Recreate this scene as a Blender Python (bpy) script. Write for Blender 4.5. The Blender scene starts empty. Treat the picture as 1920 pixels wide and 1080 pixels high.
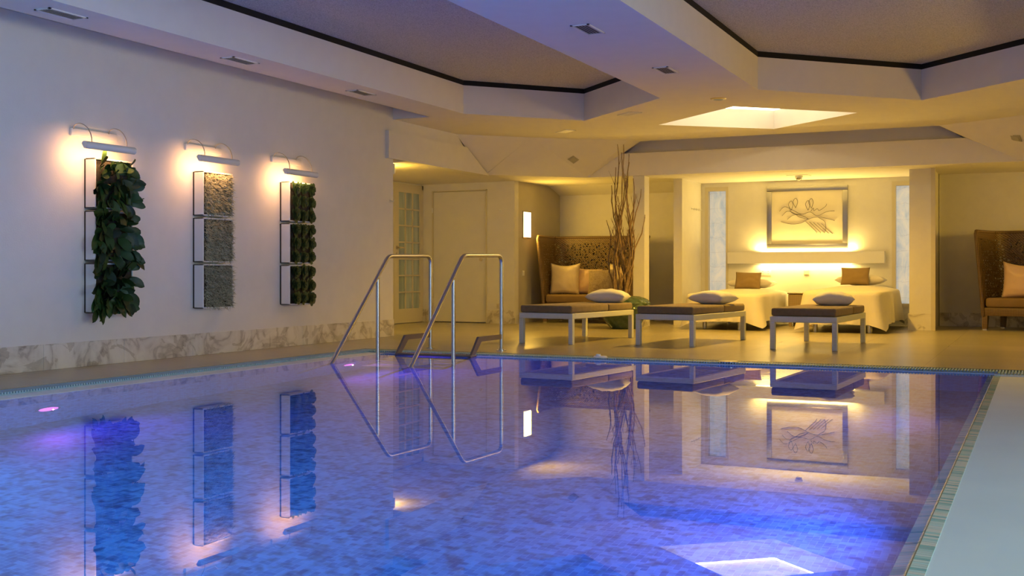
import bpy, bmesh, math, random
from mathutils import Vector, Matrix, noise
from mathutils.geometry import tessellate_polygon

random.seed(7)
PI = math.pi
scene = bpy.context.scene
COL = scene.collection

# ------------------------------------------------------------------ camera, world, lights, exposure
F_PX = 2130.0
YAW = math.atan(990 / F_PX)
cam_d = bpy.data.cameras.new('camera')
cam_d.sensor_width = 36
cam_d.lens = 36 * F_PX / 1920
cam_d.shift_y = (511 - 540) / 1920
cam_d.clip_end = 100
cam = bpy.data.objects.new('camera', cam_d)
cam.location = (0, 0, 0.8)
cam.rotation_euler = (PI / 2, 0, YAW)
COL.objects.link(cam)
scene.camera = cam

scene.view_settings.view_transform = 'Standard'
scene.view_settings.look = 'None'
scene.view_settings.gamma = 1
scene.view_settings.use_curve_mapping = False
scene.view_settings.exposure = 0.0

w = bpy.data.worlds.new('dusk_sky'); scene.world = w; w.use_nodes = True
w.node_tree.nodes['Background'].inputs[0].default_value = (0.30, 0.48, 0.75, 1)
w.node_tree.nodes['Background'].inputs[1].default_value = 0.08

WARM = (1.0, 0.53, 0.035)
WARM2 = (1.0, 0.57, 0.06)
SHELF = (1.0, 0.67, 0.16)
PEACH = (1.0, 0.48, 0.18)
COOL = (0.90, 1.0, 0.96)
VIOLET = (0.42, 0.10, 1.0)
BLUE = (0.02, 0.46, 1.0)

def light(name, kind, loc, energy, color, rot=(0, 0, 0), size=0.1, size_y=None, spread=None, spot=None, blend=0.6):
    d = bpy.data.lights.new(name, kind)
    d.energy = energy; d.color = color
    if kind == 'AREA':
        d.shape = 'RECTANGLE' if size_y else 'SQUARE'
        d.size = size
        if size_y: d.size_y = size_y
        if spread: d.spread = spread
    else:
        d.shadow_soft_size = size
    if kind == 'SPOT':
        d.spot_size = spot; d.spot_blend = blend
    o = bpy.data.objects.new(name, d); COL.objects.link(o)
    o.location = loc; o.rotation_euler = rot
    return o

# daylight through the windows behind and to the right of the camera
light('daylight_rear_window', 'AREA', (-3.4, -3.8, 1.6), 13, COOL, (PI / 2, 0, 0), 6.0, 2.2)
light('daylight_side_window', 'AREA', (4.05, 2.2, 1.45), 125, (0.84, 1.0, 0.98), (PI / 2, 0, PI / 2), 6.0, 2.2, spread=math.radians(112))
# the warm lamp up in the ceiling recess
light('recess_glow', 'POINT', (-3.26, 14.18, 3.0), 13, (1.0, 0.80, 0.45), size=0.03)
light('recess_downlight', 'SPOT', (-3.26, 14.18, 2.84), 520, WARM, (0, 0, 0), 0.06, spot=math.radians(150), blend=0.7)

# ------------------------------------------------------------------ materials
def new_mat(name):
    m = bpy.data.materials.new(name); m.use_nodes = True
    nt = m.node_tree
    return m, nt, nt.nodes, nt.links, nt.nodes['Principled BSDF']

def coords(nt, kind='Object', scale=None, rot=None):
    tc = nt.nodes.new('ShaderNodeTexCoord')
    mp = nt.nodes.new('ShaderNodeMapping')
    nt.links.new(tc.outputs[kind], mp.inputs[0])
    if scale is not None: mp.inputs['Scale'].default_value = scale if hasattr(scale, '__len__') else (scale,) * 3
    if rot: mp.inputs['Rotation'].default_value = rot
    return mp.outputs[0]

def ramp(nt, fac, stops):
    r = nt.nodes.new('ShaderNodeValToRGB')
    els = r.color_ramp.elements
    while len(els) < len(stops): els.new(0.5)
    for e, (p, c) in zip(els, stops):
        e.position = p; e.color = (*c, 1) if len(c) == 3 else c
    nt.links.new(fac, r.inputs[0])
    return r.outputs[0]

def bump(nt, b, height, strength=0.3, dist=0.01):
    n = nt.nodes.new('ShaderNodeBump')
    n.inputs['Strength'].default_value = strength; n.inputs['Distance'].default_value = dist
    nt.links.new(height, n.inputs['Height']); nt.links.new(n.outputs[0], b.inputs['Normal'])
    return n

def noise_tex(nt, vec, scale, detail=3, rough=0.5, dist=0.0):
    n = nt.nodes.new('ShaderNodeTexNoise')
    n.inputs['Scale'].default_value = scale; n.inputs['Detail'].default_value = detail
    n.inputs['Roughness'].default_value = rough; n.inputs['Distortion'].default_value = dist
    nt.links.new(vec, n.inputs['Vector'])
    return n

def plain(name, color, rough=0.6, metal=0.0, vary=0.06, nscale=6.0, bmp=0.0, bscale=200.0, spec=0.5, sheen=0.0):
    m, nt, N, L, b = new_mat(name)
    v = coords(nt)
    n = noise_tex(nt, v, nscale)
    lo = tuple(c * (1 - vary) for c in color); hi = tuple(min(1, c * (1 + vary)) for c in color)
    L.new(ramp(nt, n.outputs['Fac'], [(0.3, lo), (0.7, hi)]), b.inputs['Base Color'])
    b.inputs['Roughness'].default_value = rough; b.inputs['Metallic'].default_value = metal
    b.inputs['Specular IOR Level'].default_value = spec
    if sheen: b.inputs['Sheen Weight'].default_value = sheen
    if bmp:
        n2 = noise_tex(nt, v, bscale, 2)
        bump(nt, b, n2.outputs['Fac'], bmp, 0.004)
    return m

def emis(name, color, strength, base=(0.8, 0.8, 0.8)):
    m, nt, N, L, b = new_mat(name)
    b.inputs['Base Color'].default_value = (*base, 1)
    b.inputs['Emission Color'].default_value = (*color, 1)
    b.inputs['Emission Strength'].default_value = strength
    return m

M = {}
M['plaster'] = plain('wall_plaster', (0.74, 0.73, 0.71), 0.85, bmp=0.25, bscale=90, vary=0.02, spec=0.2)
M['ceiling'] = plain('ceiling_plaster', (0.80, 0.78, 0.76), 0.9, vary=0.015, spec=0.2)
M['black'] = plain('shadow_gap_black', (0.008, 0.008, 0.01), 0.9)
M['white'] = plain('white_lacquer', (0.78, 0.79, 0.79), 0.4, vary=0.01)
M['cream'] = plain('cream_paint', (0.62, 0.58, 0.46), 0.5, vary=0.01)
M['greypaint'] = plain('grey_beige_paint', (0.50, 0.47, 0.40), 0.85, vary=0.02, spec=0.2)
M['steel'] = plain('brushed_steel', (0.62, 0.62, 0.62), 0.24, metal=1.0, vary=0.03, nscale=40)
M['brass'] = plain('satin_nickel', (0.62, 0.57, 0.48), 0.3, metal=1.0)
M['brown'] = plain('brown_step_plastic', (0.17, 0.13, 0.115), 0.45, vary=0.1)
M['taupe'] = plain('taupe_canvas', (0.20, 0.145, 0.075), 0.85, vary=0.10, nscale=18, bmp=0.35, bscale=260, sheen=0.2)
M['seat'] = plain('brown_seat_canvas', (0.23, 0.15, 0.07), 0.85, vary=0.08, bmp=0.3, bscale=260)
M['sheet'] = plain('white_bed_sheet', (0.68, 0.65, 0.60), 0.8, vary=0.02, bmp=0.12, bscale=120)
M['pillow'] = plain('pale_grey_cotton', (0.66, 0.68, 0.72), 0.8, vary=0.03, bmp=0.15, bscale=150)
M['browncush'] = plain('olive_brown_cotton', (0.29, 0.20, 0.09), 0.85, vary=0.05, bmp=0.2, bscale=150)
M['creamsatin'] = plain('cream_satin', (0.72, 0.60, 0.42), 0.38, vary=0.05, sheen=0.3)
M['peach'] = plain('peach_satin', (0.78, 0.55, 0.36), 0.42, vary=0.04, sheen=0.3)
M['branch'] = plain('dry_bark', (0.23, 0.155, 0.085), 0.8, vary=0.35, nscale=30, bmp=0.5, bscale=120)
M['soil'] = plain('dark_planting_fleece', (0.035, 0.03, 0.022), 0.95, vary=0.4, nscale=60, bmp=0.6, bscale=150)
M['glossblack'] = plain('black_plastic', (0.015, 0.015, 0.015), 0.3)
M['picmetal'] = plain('silver_frame_metal', (0.42, 0.42, 0.43), 0.34, metal=1.0, vary=0.03)
M['ink'] = plain('black_ink', (0.06, 0.05, 0.04), 0.8)
M['paper'] = plain('cream_paper', (0.74, 0.70, 0.60), 0.6, vary=0.01)
M['ventgrey'] = plain('grey_vent_backing', (0.10, 0.10, 0.11), 0.7)
M['olive'] = plain('pale_vent_enamel', (0.42, 0.40, 0.33), 0.5)

def leaf_mat(name, dark, light_, rough=0.35):
    m, nt, N, L, b = new_mat(name)
    g = N.new('ShaderNodeNewGeometry')
    L.new(ramp(nt, g.outputs['Random Per Island'], [(0.0, dark), (0.6, light_), (1.0, tuple(c * 1.25 for c in light_))]), b.inputs['Base Color'])
    b.inputs['Roughness'].default_value = rough
    return m
M['leaf'] = leaf_mat('broad_green_leaf', (0.006, 0.022, 0.006), (0.022, 0.060, 0.011), 0.5)
M['airplant'] = leaf_mat('silver_grey_tillandsia', (0.17, 0.175, 0.11), (0.46, 0.46, 0.33), 0.7)
M['succulent'] = leaf_mat('dark_succulent_leaf', (0.008, 0.028, 0.01), (0.022, 0.06, 0.02), 0.5)

def marble():
    m, nt, N, L, b = new_mat('veined_marble')
    v = coords(nt, scale=(1, 1, 1))
    n = noise_tex(nt, v, 1.5, 6, 0.55, 1.3)
    mth = N.new('ShaderNodeMath'); mth.operation = 'SUBTRACT'; mth.inputs[1].default_value = 0.5
    L.new(n.outputs['Fac'], mth.inputs[0])
    ab = N.new('ShaderNodeMath'); ab.operation = 'ABSOLUTE'; L.new(mth.outputs[0], ab.inputs[0])
    base = ramp(nt, ab.outputs[0], [(0.0, (0.44, 0.41, 0.38)), (0.022, (0.62, 0.59, 0.54)), (0.07, (0.72, 0.70, 0.65)), (0.14, (0.76, 0.74, 0.69))])
    n2 = noise_tex(nt, coords(nt, scale=(1, 1, 1)), 3.4, 3, 0.5, 2.0)
    mx = N.new('ShaderNodeMix'); mx.data_type = 'RGBA'; mx.blend_type = 'MULTIPLY'; mx.inputs[0].default_value = 1.0
    L.new(base, mx.inputs[6]); L.new(ramp(nt, n2.outputs['Fac'], [(0.56, (1, 1, 1)), (0.60, (0.72, 0.70, 0.68)), (0.75, (0.80, 0.78, 0.75))]), mx.inputs[7])
    L.new(mx.outputs[2], b.inputs['Base Color']); b.inputs['Roughness'].default_value = 0.3
    return m
M['marble'] = marble()

def floor_tiles():
    m, nt, N, L, b = new_mat('beige_floor_tiles')
    v = coords(nt)
    br = N.new('ShaderNodeTexBrick'); L.new(v, br.inputs['Vector'])
    br.offset = 0.0; br.inputs['Scale'].default_value = 1.0
    br.inputs['Brick Width'].default_value = 0.9; br.inputs['Row Height'].default_value = 0.9
    br.inputs['Mortar Size'].default_value = 0.003; br.inputs['Mortar Smooth'].default_value = 0.3
    br.inputs['Color1'].default_value = (0.35, 0.32, 0.225, 1); br.inputs['Color2'].default_value = (0.38, 0.345, 0.245, 1)
    br.inputs['Mortar'].default_value = (0.28, 0.25, 0.20, 1)
    n = noise_tex(nt, v, 1.2, 5)
    mx = N.new('ShaderNodeMix'); mx.data_type = 'RGBA'; mx.blend_type = 'MULTIPLY'; mx.inputs[0].default_value = 0.35
    L.new(br.outputs['Color'], mx.inputs[6]); L.new(ramp(nt, n.outputs['Fac'], [(0.3, (0.8, 0.8, 0.8)), (0.7, (1, 1, 1))]), mx.inputs[7])
    L.new(mx.outputs[2], b.inputs['Base Color'])
    b.inputs['Roughness'].default_value = 0.27
    return m
M['floor'] = floor_tiles()

def pool_mosaic():
    m, nt, N, L, b = new_mat('pale_blue_pool_mosaic')
    v = coords(nt)
    def brick(rot):
        mp = N.new('ShaderNodeMapping'); mp.inputs['Rotation'].default_value = (0, 0, rot); L.new(v, mp.inputs[0])
        br = N.new('ShaderNodeTexBrick'); L.new(mp.outputs[0], br.inputs['Vector'])
        br.offset = 0.5; br.inputs['Scale'].default_value = 1
        br.inputs['Brick Width'].default_value = 0.06; br.inputs['Row Height'].default_value = 0.03
        br.inputs['Mortar Size'].default_value = 0.0018
        br.inputs['Color1'].default_value = (0.04, 0.19, 0.50, 1); br.inputs['Color2'].default_value = (0.14, 0.42, 0.78, 1)
        br.inputs['Mortar'].default_value = (0.18, 0.42, 0.72, 1)
        return br.outputs['Color']
    ck = N.new('ShaderNodeTexChecker'); ck.inputs['Scale'].default_value = 1 / 0.06; L.new(v, ck.inputs['Vector'])
    mx = N.new('ShaderNodeMix'); mx.data_type = 'RGBA'
    L.new(ck.outputs['Fac'], mx.inputs[0]); L.new(brick(0), mx.inputs[6]); L.new(brick(PI / 2), mx.inputs[7])
    n = noise_tex(nt, v, 14, 2)
    m2 = N.new('ShaderNodeMix'); m2.data_type = 'RGBA'; m2.blend_type = 'MULTIPLY'; m2.inputs[0].default_value = 0.8
    L.new(mx.outputs[2], m2.inputs[6]); L.new(ramp(nt, n.outputs['Fac'], [(0.32, (0.35, 0.4, 0.45)), (0.5, (1, 1, 1))]), m2.inputs[7])
    L.new(m2.outputs[2], b.inputs['Base Color']); b.inputs['Roughness'].default_value = 0.4
    return m
M['mosaic'] = pool_mosaic()

def edge_mosaic():
    m, nt, N, L, b = new_mat('teal_and_cream_edge_mosaic')
    v = coords(nt)
    sep = N.new('ShaderNodeSeparateXYZ'); L.new(v, sep.inputs[0])
    a = N.new('ShaderNodeMath'); a.operation = 'MULTIPLY'; a.inputs[1].default_value = 1 / 0.024; L.new(sep.outputs[1], a.inputs[0])
    fl = N.new('ShaderNodeMath'); fl.operation = 'FLOOR'; L.new(a.outputs[0], fl.inputs[0])
    fr = N.new('ShaderNodeMath'); fr.operation = 'FRACT'; L.new(a.outputs[0], fr.inputs[0])
    col = N.new('ShaderNodeMath'); col.operation = 'GREATER_THAN'; col.inputs[1].default_value = -0.33; L.new(sep.outputs[0], col.inputs[0])
    cb = N.new('ShaderNodeCombineXYZ'); L.new(fl.outputs[0], cb.inputs[0]); L.new(col.outputs[0], cb.inputs[1])
    wn = N.new('ShaderNodeTexWhiteNoise'); wn.noise_dimensions = '2D'; L.new(cb.outputs[0], wn.inputs['Vector'])
    c = ramp(nt, wn.outputs['Value'], [(0.0, (0.08, 0.40, 0.42)), (0.25, (0.25, 0.62, 0.62)), (0.5, (0.52, 0.76, 0.73)), (0.75, (0.70, 0.78, 0.70)), (1.0, (0.40, 0.74, 0.74))])
    streak = noise_tex(nt, coords(nt, scale=(4, 60, 1)), 1.0, 3)
    m1 = N.new('ShaderNodeMix'); m1.data_type = 'RGBA'; m1.blend_type = 'MULTIPLY'; m1.inputs[0].default_value = 0.5
    L.new(c, m1.inputs[6]); L.new(ramp(nt, streak.outputs['Fac'], [(0.35, (0.6, 0.7, 0.7)), (0.6, (1, 1, 1))]), m1.inputs[7])
    g = N.new('ShaderNodeMath'); g.operation = 'LESS_THAN'; g.inputs[1].default_value = 0.08; L.new(fr.outputs[0], g.inputs[0])
    m2 = N.new('ShaderNodeMix'); m2.data_type = 'RGBA'; L.new(g.outputs[0], m2.inputs[0]); L.new(m1.outputs[2], m2.inputs[6])
    m2.inputs[7].default_value = (0.30, 0.26, 0.16, 1)
    L.new(m2.outputs[2], b.inputs['Base Color']); b.inputs['Roughness'].default_value = 0.18
    return m
M['edge'] = edge_mosaic()
M['grout'] = plain('ochre_grout', (0.20, 0.17, 0.10), 0.7)
M['grate'] = plain('blue_grey_grating', (0.32, 0.50, 0.62), 0.45, vary=0.02)
M['coping'] = plain('white_overflow_coping', (0.86, 0.92, 0.94), 0.35, vary=0.02)
M['ledge'] = plain('pale_sea_green_ledge', (0.72, 0.82, 0.81), 0.5, vary=0.03, nscale=2)

def water():
    m, nt, N, L, b = new_mat('pool_water')
    N.remove(b)
    g = N.new('ShaderNodeBsdfGlass'); g.inputs['IOR'].default_value = 1.333; g.inputs['Roughness'].default_value = 0.0
    g.inputs['Color'].default_value = (1, 1, 1, 1)
    n = noise_tex(nt, coords(nt, scale=(1, 1, 1)), 5.0, 3, 0.6)
    bp = N.new('ShaderNodeBump'); bp.inputs['Strength'].default_value = 0.012; bp.inputs['Distance'].default_value = 0.002
    L.new(n.outputs['Fac'], bp.inputs['Height']); L.new(bp.outputs[0], g.inputs['Normal'])
    L.new(g.outputs[0], N['Material Output'].inputs[0])
    return m
M['water'] = water()

def speckle():
    m, nt, N, L, b = new_mat('speckled_acoustic_plaster')
    v = coords(nt)
    n = noise_tex(nt, v, 130, 2, 0.7)
    L.new(ramp(nt, n.outputs['Fac'], [(0.36, (0.30, 0.30, 0.32)), (0.5, (0.62, 0.61, 0.62)), (0.7, (0.72, 0.70, 0.70))]), b.inputs['Base Color'])
    b.inputs['Roughness'].default_value = 0.95
    bump(nt, b, n.outputs['Fac'], 0.5, 0.01)
    return m
M['speckle'] = speckle()

def wicker(name, dark, light_, holes=False, scale=70):
    m, nt, N, L, b = new_mat(name)
    v = coords(nt, 'UV' if holes else 'Object')
    wv = N.new('ShaderNodeTexWave'); wv.inputs['Scale'].default_value = scale / 4; wv.bands_direction = 'X' if not holes else 'DIAGONAL'
    L.new(v, wv.inputs['Vector'])
    wz = N.new('ShaderNodeTexWave'); wz.inputs['Scale'].default_value = scale / 4; wz.bands_direction = 'Z' if not holes else 'Y'
    L.new(v, wz.inputs['Vector'])
    mu = N.new('ShaderNodeMath'); mu.operation = 'MULTIPLY'; L.new(wv.outputs['Fac'], mu.inputs[0]); L.new(wz.outputs['Fac'], mu.inputs[1])
    L.new(ramp(nt, mu.outputs[0], [(0.0, dark), (0.6, light_)]), b.inputs['Base Color'])
    b.inputs['Roughness'].default_value = 0.45
    bump(nt, b, mu.outputs[0], 0.5, 0.004)
    if holes:
        vo = N.new('ShaderNodeTexVoronoi'); vo.feature = 'DISTANCE_TO_EDGE'; vo.inputs['Scale'].default_value = 24; vo.inputs['Randomness'].default_value = 0.75
        L.new(v, vo.inputs['Vector'])
        gt = N.new('ShaderNodeMath'); gt.operation = 'GREATER_THAN'; gt.inputs[1].default_value = 0.17; L.new(vo.outputs['Distance'], gt.inputs[0])
        at = N.new('ShaderNodeAttribute'); at.attribute_name = 'mask'
        m3 = N.new('ShaderNodeMath'); m3.operation = 'MULTIPLY'; L.new(gt.outputs[0], m3.inputs[0]); L.new(at.outputs['Fac'], m3.inputs[1])
        gt2 = N.new('ShaderNodeMath'); gt2.operation = 'GREATER_THAN'; gt2.inputs[1].default_value = 0.5; L.new(m3.outputs[0], gt2.inputs[0])
        inv = N.new('ShaderNodeMath'); inv.operation = 'SUBTRACT'; inv.inputs[0].default_value = 1.0; L.new(gt2.outputs[0], inv.inputs[1])
        L.new(inv.outputs[0], b.inputs['Alpha'])
    return m
M['wicker'] = wicker('brown_wicker', (0.08, 0.048, 0.022), (0.28, 0.18, 0.09))
M['wickerhole'] = wicker('perforated_brown_wicker', (0.075, 0.046, 0.022), (0.32, 0.21, 0.105), True)
M['whitewicker'] = wicker('white_wicker', (0.62, 0.67, 0.67), (0.90, 0.92, 0.90), False, 160)
M['tanwicker'] = wicker('tan_wicker', (0.20, 0.14, 0.07), (0.45, 0.34, 0.18), False, 120)

def shaggy():
    m, nt, N, L, b = new_mat('shaggy_beige_cloth')
    v = coords(nt, scale=(1, 1, 0.35))
    n = noise_tex(nt, v, 90, 4, 0.8, 2)
    L.new(ramp(nt, n.outputs['Fac'], [(0.35, (0.20, 0.13, 0.07)), (0.62, (0.62, 0.50, 0.34))]), b.inputs['Base Color'])
    b.inputs['Roughness'].default_value = 0.8; bump(nt, b, n.outputs['Fac'], 0.8, 0.01)
    return m
M['shaggy'] = shaggy()

def vase_mat():
    m, nt, N, L, b = new_mat('green_glazed_ceramic')
    v = coords(nt)
    n = noise_tex(nt, v, 9, 5, 0.7)
    L.new(ramp(nt, n.outputs['Fac'], [(0.3, (0.03, 0.06, 0.042)), (0.6, (0.075, 0.12, 0.085)), (0.8, (0.20, 0.25, 0.17))]), b.inputs['Base Color'])
    b.inputs['Roughness'].default_value = 0.12
    return m
M['vase'] = vase_mat()

def frosted():
    m, nt, N, L, b = new_mat('marbled_daylit_glass')
    v = coords(nt, scale=(2.0, 1, 1))
    n = noise_tex(nt, v, 2.6, 7, 0.7, 1.0)
    sep = N.new('ShaderNodeSeparateXYZ'); tc = N.new('ShaderNodeTexCoord'); L.new(tc.outputs['Object'], sep.inputs[0])
    n3 = noise_tex(nt, coords(nt, scale=(9, 1, 9)), 1.0, 4)
    ad = N.new('ShaderNodeMath'); ad.operation = 'MULTIPLY_ADD'; ad.inputs[1].default_value = 0.10
    L.new(n3.outputs['Fac'], ad.inputs[0]); L.new(sep.outputs[2], ad.inputs[2])
    k = N.new('ShaderNodeMath'); k.operation = 'MULTIPLY'; k.inputs[1].default_value = 1 / 0.235; L.new(ad.outputs[0], k.inputs[0])
    fr = N.new('ShaderNodeMath'); fr.operation = 'FRACT'; L.new(k.outputs[0], fr.inputs[0])
    line = ramp(nt, fr.outputs[0], [(0.0, (0.5, 0.5, 0.5)), (0.025, (1, 1, 1)), (1.0, (1, 1, 1))])
    c = ramp(nt, n.outputs['Fac'], [(0.3, (0.44, 0.57, 0.72)), (0.5, (0.62, 0.69, 0.76)), (0.7, (0.76, 0.78, 0.76))])
    mx = N.new('ShaderNodeMix'); mx.data_type = 'RGBA'; mx.blend_type = 'MULTIPLY'; mx.inputs[0].default_value = 0.6
    L.new(c, mx.inputs[6]); L.new(line, mx.inputs[7])
    L.new(mx.outputs[2], b.inputs['Base Color']); L.new(mx.outputs[2], b.inputs['Emission Color'])
    b.inputs['Emission Strength'].default_value = 0.36
    b.inputs['Base Color'].default_value = (0.3, 0.3, 0.3, 1)
    b.inputs['Roughness'].default_value = 0.25
    return m
M['frosted'] = frosted()

def clear_glass():
    m, nt, N, L, b = new_mat('curtained_door_glass')
    b.inputs['Base Color'].default_value = (0.36, 0.46, 0.50, 1); b.inputs['Roughness'].default_value = 0.12
    n = noise_tex(nt, coords(nt, scale=(1, 5, 0.6)), 1.5, 2)
    L.new(ramp(nt, n.outputs['Fac'], [(0.35, (0.28, 0.36, 0.38)), (0.65, (0.46, 0.55, 0.57))]), b.inputs['Base Color'])
    return m
M['doorglass'] = clear_glass()

M['e_led'] = emis('warm_led_strip', (1.0, 0.72, 0.34), 14)
M['e_recess'] = emis('recess_led_strip', (1.0, 0.84, 0.52), 9)
M['e_sconce'] = emis('sconce_opal_glass', (1.0, 0.88, 0.56), 3.0)
M['e_tube'] = emis('picture_lamp_tube', PEACH, 7)
M['e_pool'] = emis('pool_lamp_lens', (1.0, 0.16, 1.0), 1.5)
M['e_poolb'] = emis('pool_lamp_lens_blue', (0.10, 0.28, 1.0), 10)

# ------------------------------------------------------------------ mesh helpers
class MB:
    def __init__(s): s.bm = bmesh.new()
    def quad(s, *pts):
        return s.bm.faces.new([s.bm.verts.new(p) for p in pts])
    poly = quad
    def box(s, x0, x1, y0, y1, z0, z1, bev=0, seg=2, mat=None):
        vs = [s.bm.verts.new((x, y, z)) for x in (x0, x1) for y in (y0, y1) for z in (z0, z1)]
        fs = [(0, 1, 3, 2), (4, 6, 7, 5), (0, 4, 5, 1), (2, 3, 7, 6), (0, 2, 6, 4), (1, 5, 7, 3)]
        faces = [s.bm.faces.new([vs[i] for i in f]) for f in fs]
        out = vs
        if bev:
            es = list({e for f in faces for e in f.edges})
            r = bmesh.ops.bevel(s.bm, geom=es, offset=bev, segments=seg, affect='EDGES', profile=0.5)
            out = list({v for f in r['faces'] for v in f.verts} | {v for v in vs if v.is_valid})
        if mat is not None:
            for v in out: v.co = mat @ v.co
        return out
    def tube(s, pts, r, n=10, caps=True):
        pts = [Vector(p) for p in pts]
        rs = r if hasattr(r, '__len__') else [r] * len(pts)
        rings = []; up = None
        for i, p in enumerate(pts):
            t = (pts[min(i + 1, len(pts) - 1)] - pts[max(i - 1, 0)]).normalized()
            if up is None:
                up = Vector((0, 0, 1)) if abs(t.z) < 0.9 else Vector((1, 0, 0))
            a = up - t * up.dot(t)
            if a.length < 1e-5: a = t.orthogonal()
            a.normalize(); up = a
            b = t.cross(a)
            rings.append([s.bm.verts.new(p + (a * math.cos(2 * PI * k / n) + b * math.sin(2 * PI * k / n)) * rs[i]) for k in range(n)])
        for i in range(len(rings) - 1):
            for k in range(n):
                s.bm.faces.new((rings[i][k], rings[i][(k + 1) % n], rings[i + 1][(k + 1) % n], rings[i + 1][k]))
        if caps:
            s.bm.faces.new(rings[0][::-1]); s.bm.faces.new(rings[-1])
    def cyl(s, c, r, h, n=24, r2=None):
        c = Vector(c); s.tube([c, c + Vector((0, 0, h))], [r, r if r2 is None else r2], n)
    def lathe(s, prof, c=(0, 0, 0), n=48, fn=None):
        rings = []
        for j, (r, z) in enumerate(prof):
            rings.append([s.bm.verts.new((c[0] + (r + (fn(k, j) if fn else 0)) * math.cos(2 * PI * k / n), c[1] + (r + (fn(k, j) if fn else 0)) * math.sin(2 * PI * k / n), c[2] + z)) for k in range(n)])
        for i in range(len(rings) - 1):
            for k in range(n):
                s.bm.faces.new((rings[i][k], rings[i][(k + 1) % n], rings[i + 1][(k + 1) % n], rings[i + 1][k]))
        s.bm.faces.new(rings[0][::-1]); s.bm.faces.new(rings[-1])
    def prism(s, pts, axis, a, b):
        """polygon pts (2d) extruded along axis from a to b"""
        def mk(p, t):
            if axis == 'x': return (t, p[0], p[1])
            if axis == 'y': return (p[0], t, p[1])
            return (p[0], p[1], t)
        va = [s.bm.verts.new(mk(p, a)) for p in pts]; vb = [s.bm.verts.new(mk(p, b)) for p in pts]
        s.bm.faces.new(va); s.bm.faces.new(vb[::-1])
        for i in range(len(pts)):
            j = (i + 1) % len(pts); s.bm.faces.new((va[j], va[i], vb[i], vb[j]))
    def build(s, name, mat, parent=None, smooth=None, recalc=True, loc=None):
        bm = s.bm
        if recalc: bmesh.ops.recalc_face_normals(bm, faces=bm.faces)
        if parent is not None and parent.type == 'EMPTY' or (parent is not None and parent.get('_org') is not None):
            org = Vector(parent.get('_org'))
            bmesh.ops.translate(bm, verts=bm.verts, vec=-org)
        me = bpy.data.meshes.new(name); bm.to_mesh(me); bm.free()
        if smooth is not None:
            for p in me.polygons: p.use_smooth = True
            me.set_sharp_from_angle(angle=math.radians(smooth))
        me.materials.append(mat)
        o = bpy.data.objects.new(name, me); COL.objects.link(o)
        if parent is not None:
            o.parent = parent
            o['_org'] = (0.0, 0.0, 0.0)
            del o['_org']
        if loc: o.location = loc
        return o

def struct(mb, name, mat, smooth=None, parent=None, recalc=True):
    o = mb.build(name, mat, parent, smooth, recalc)
    if parent is None: o['kind'] = 'structure'
    return o

def tag(o, label, cat, group=None):
    o['label'] = label; o['category'] = cat
    if group: o['group'] = group
    return o

def thing(name, label, cat, loc=(0, 0, 0), rz=0, group=None):
    o = bpy.data.objects.new(name, None); COL.objects.link(o)
    o.empty_display_size = 0.1
    o.location = loc; o.rotation_euler = (0, 0, rz)
    return tag(o, label, cat, group)

def part(mb, name, mat, parent, smooth=None, label=None, recalc=True):
    """geometry given in the parent's own space"""
    bm = mb.bm
    if recalc: bmesh.ops.recalc_face_normals(bm, faces=bm.faces)
    me = bpy.data.meshes.new(name); bm.to_mesh(me); bm.free()
    if smooth is not None:
        for p in me.polygons: p.use_smooth = True
        me.set_sharp_from_angle(angle=math.radians(smooth))
    me.materials.append(mat)
    o = bpy.data.objects.new(name, me); COL.objects.link(o); o.parent = parent
    if label: o['label'] = label
    return o

def dup(root, label=None, loc=None, rz=None, group=None):
    r = root.copy(); COL.objects.link(r)
    if loc is not None: r.location = loc
    if rz is not None: r.rotation_euler = (0, 0, rz)
    if label: r['label'] = label
    if group: r['group'] = group
    for ch in list(root.children):
        c = ch.copy(); COL.objects.link(c); c.parent = r
        for g in list(ch.children):
            d = g.copy(); COL.objects.link(d); d.parent = c
    return r

# ------------------------------------------------------------------ the room shell
ZC = 2.73          # main ceiling
ZL = 2.235         # low ceiling over the alcoves
XW = -7.39         # long left wall
XR = 4.2

# deck floor
m = MB()
for (x0, x1, y0, y1) in ((-9.3, XR, 10.2, 18.4), (XW - 0.2, -6.45, -4, 10.2)):
    m.box(x0, x1, y0, y1, -0.3, 0)
struct(m, 'floor', M['floor'])
m = MB(); m.box(-0.284, XR, -4, 9.815, -0.2, -0.024)
struct(m, 'trim_1', M['ledge'])['label'] = 'pale sea green overflow ledge beside the pool'

# pool basin
PX0, PX1, PY0, PY1 = -6.08, -0.372, -3.2, 10.0
m = MB()
m.quad((PX0, PY0, -1.4), (PX1, PY0, -1.4), (PX1, PY1, -1.4), (PX0, PY1, -1.4))
struct(m, 'floor_pool', M['mosaic'], recalc=False)
def wallmosaic():
    mm = M['mosaic'].copy(); mm.name = 'pool_wall_mosaic'
    nt = mm.node_tree
    tc = [n for n in nt.nodes if n.type == 'TEX_COORD'][0]
    mp = [l.to_node for l in tc.outputs['Object'].links][0]
    sep = nt.nodes.new('ShaderNodeSeparateXYZ'); cb = nt.nodes.new('ShaderNodeCombineXYZ'); ad = nt.nodes.new('ShaderNodeMath')
    nt.links.new(tc.outputs['Object'], sep.inputs[0]); nt.links.new(sep.outputs[0], ad.inputs[0]); nt.links.new(sep.outputs[1], ad.inputs[1])
    nt.links.new(ad.outputs[0], cb.inputs[0]); nt.links.new(sep.outputs[2], cb.inputs[1]); nt.links.new(cb.outputs[0], mp.inputs[0])
    return mm
M['mosaicwall'] = wallmosaic()
m = MB()
m.box(PX0 - 0.1, PX0 + 0.004, PY0, PY1, -1.4, -0.0255)
m.box(PX0, PX1, PY1 - 0.004, PY1 + 0.1, -1.4, -0.0255)
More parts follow.
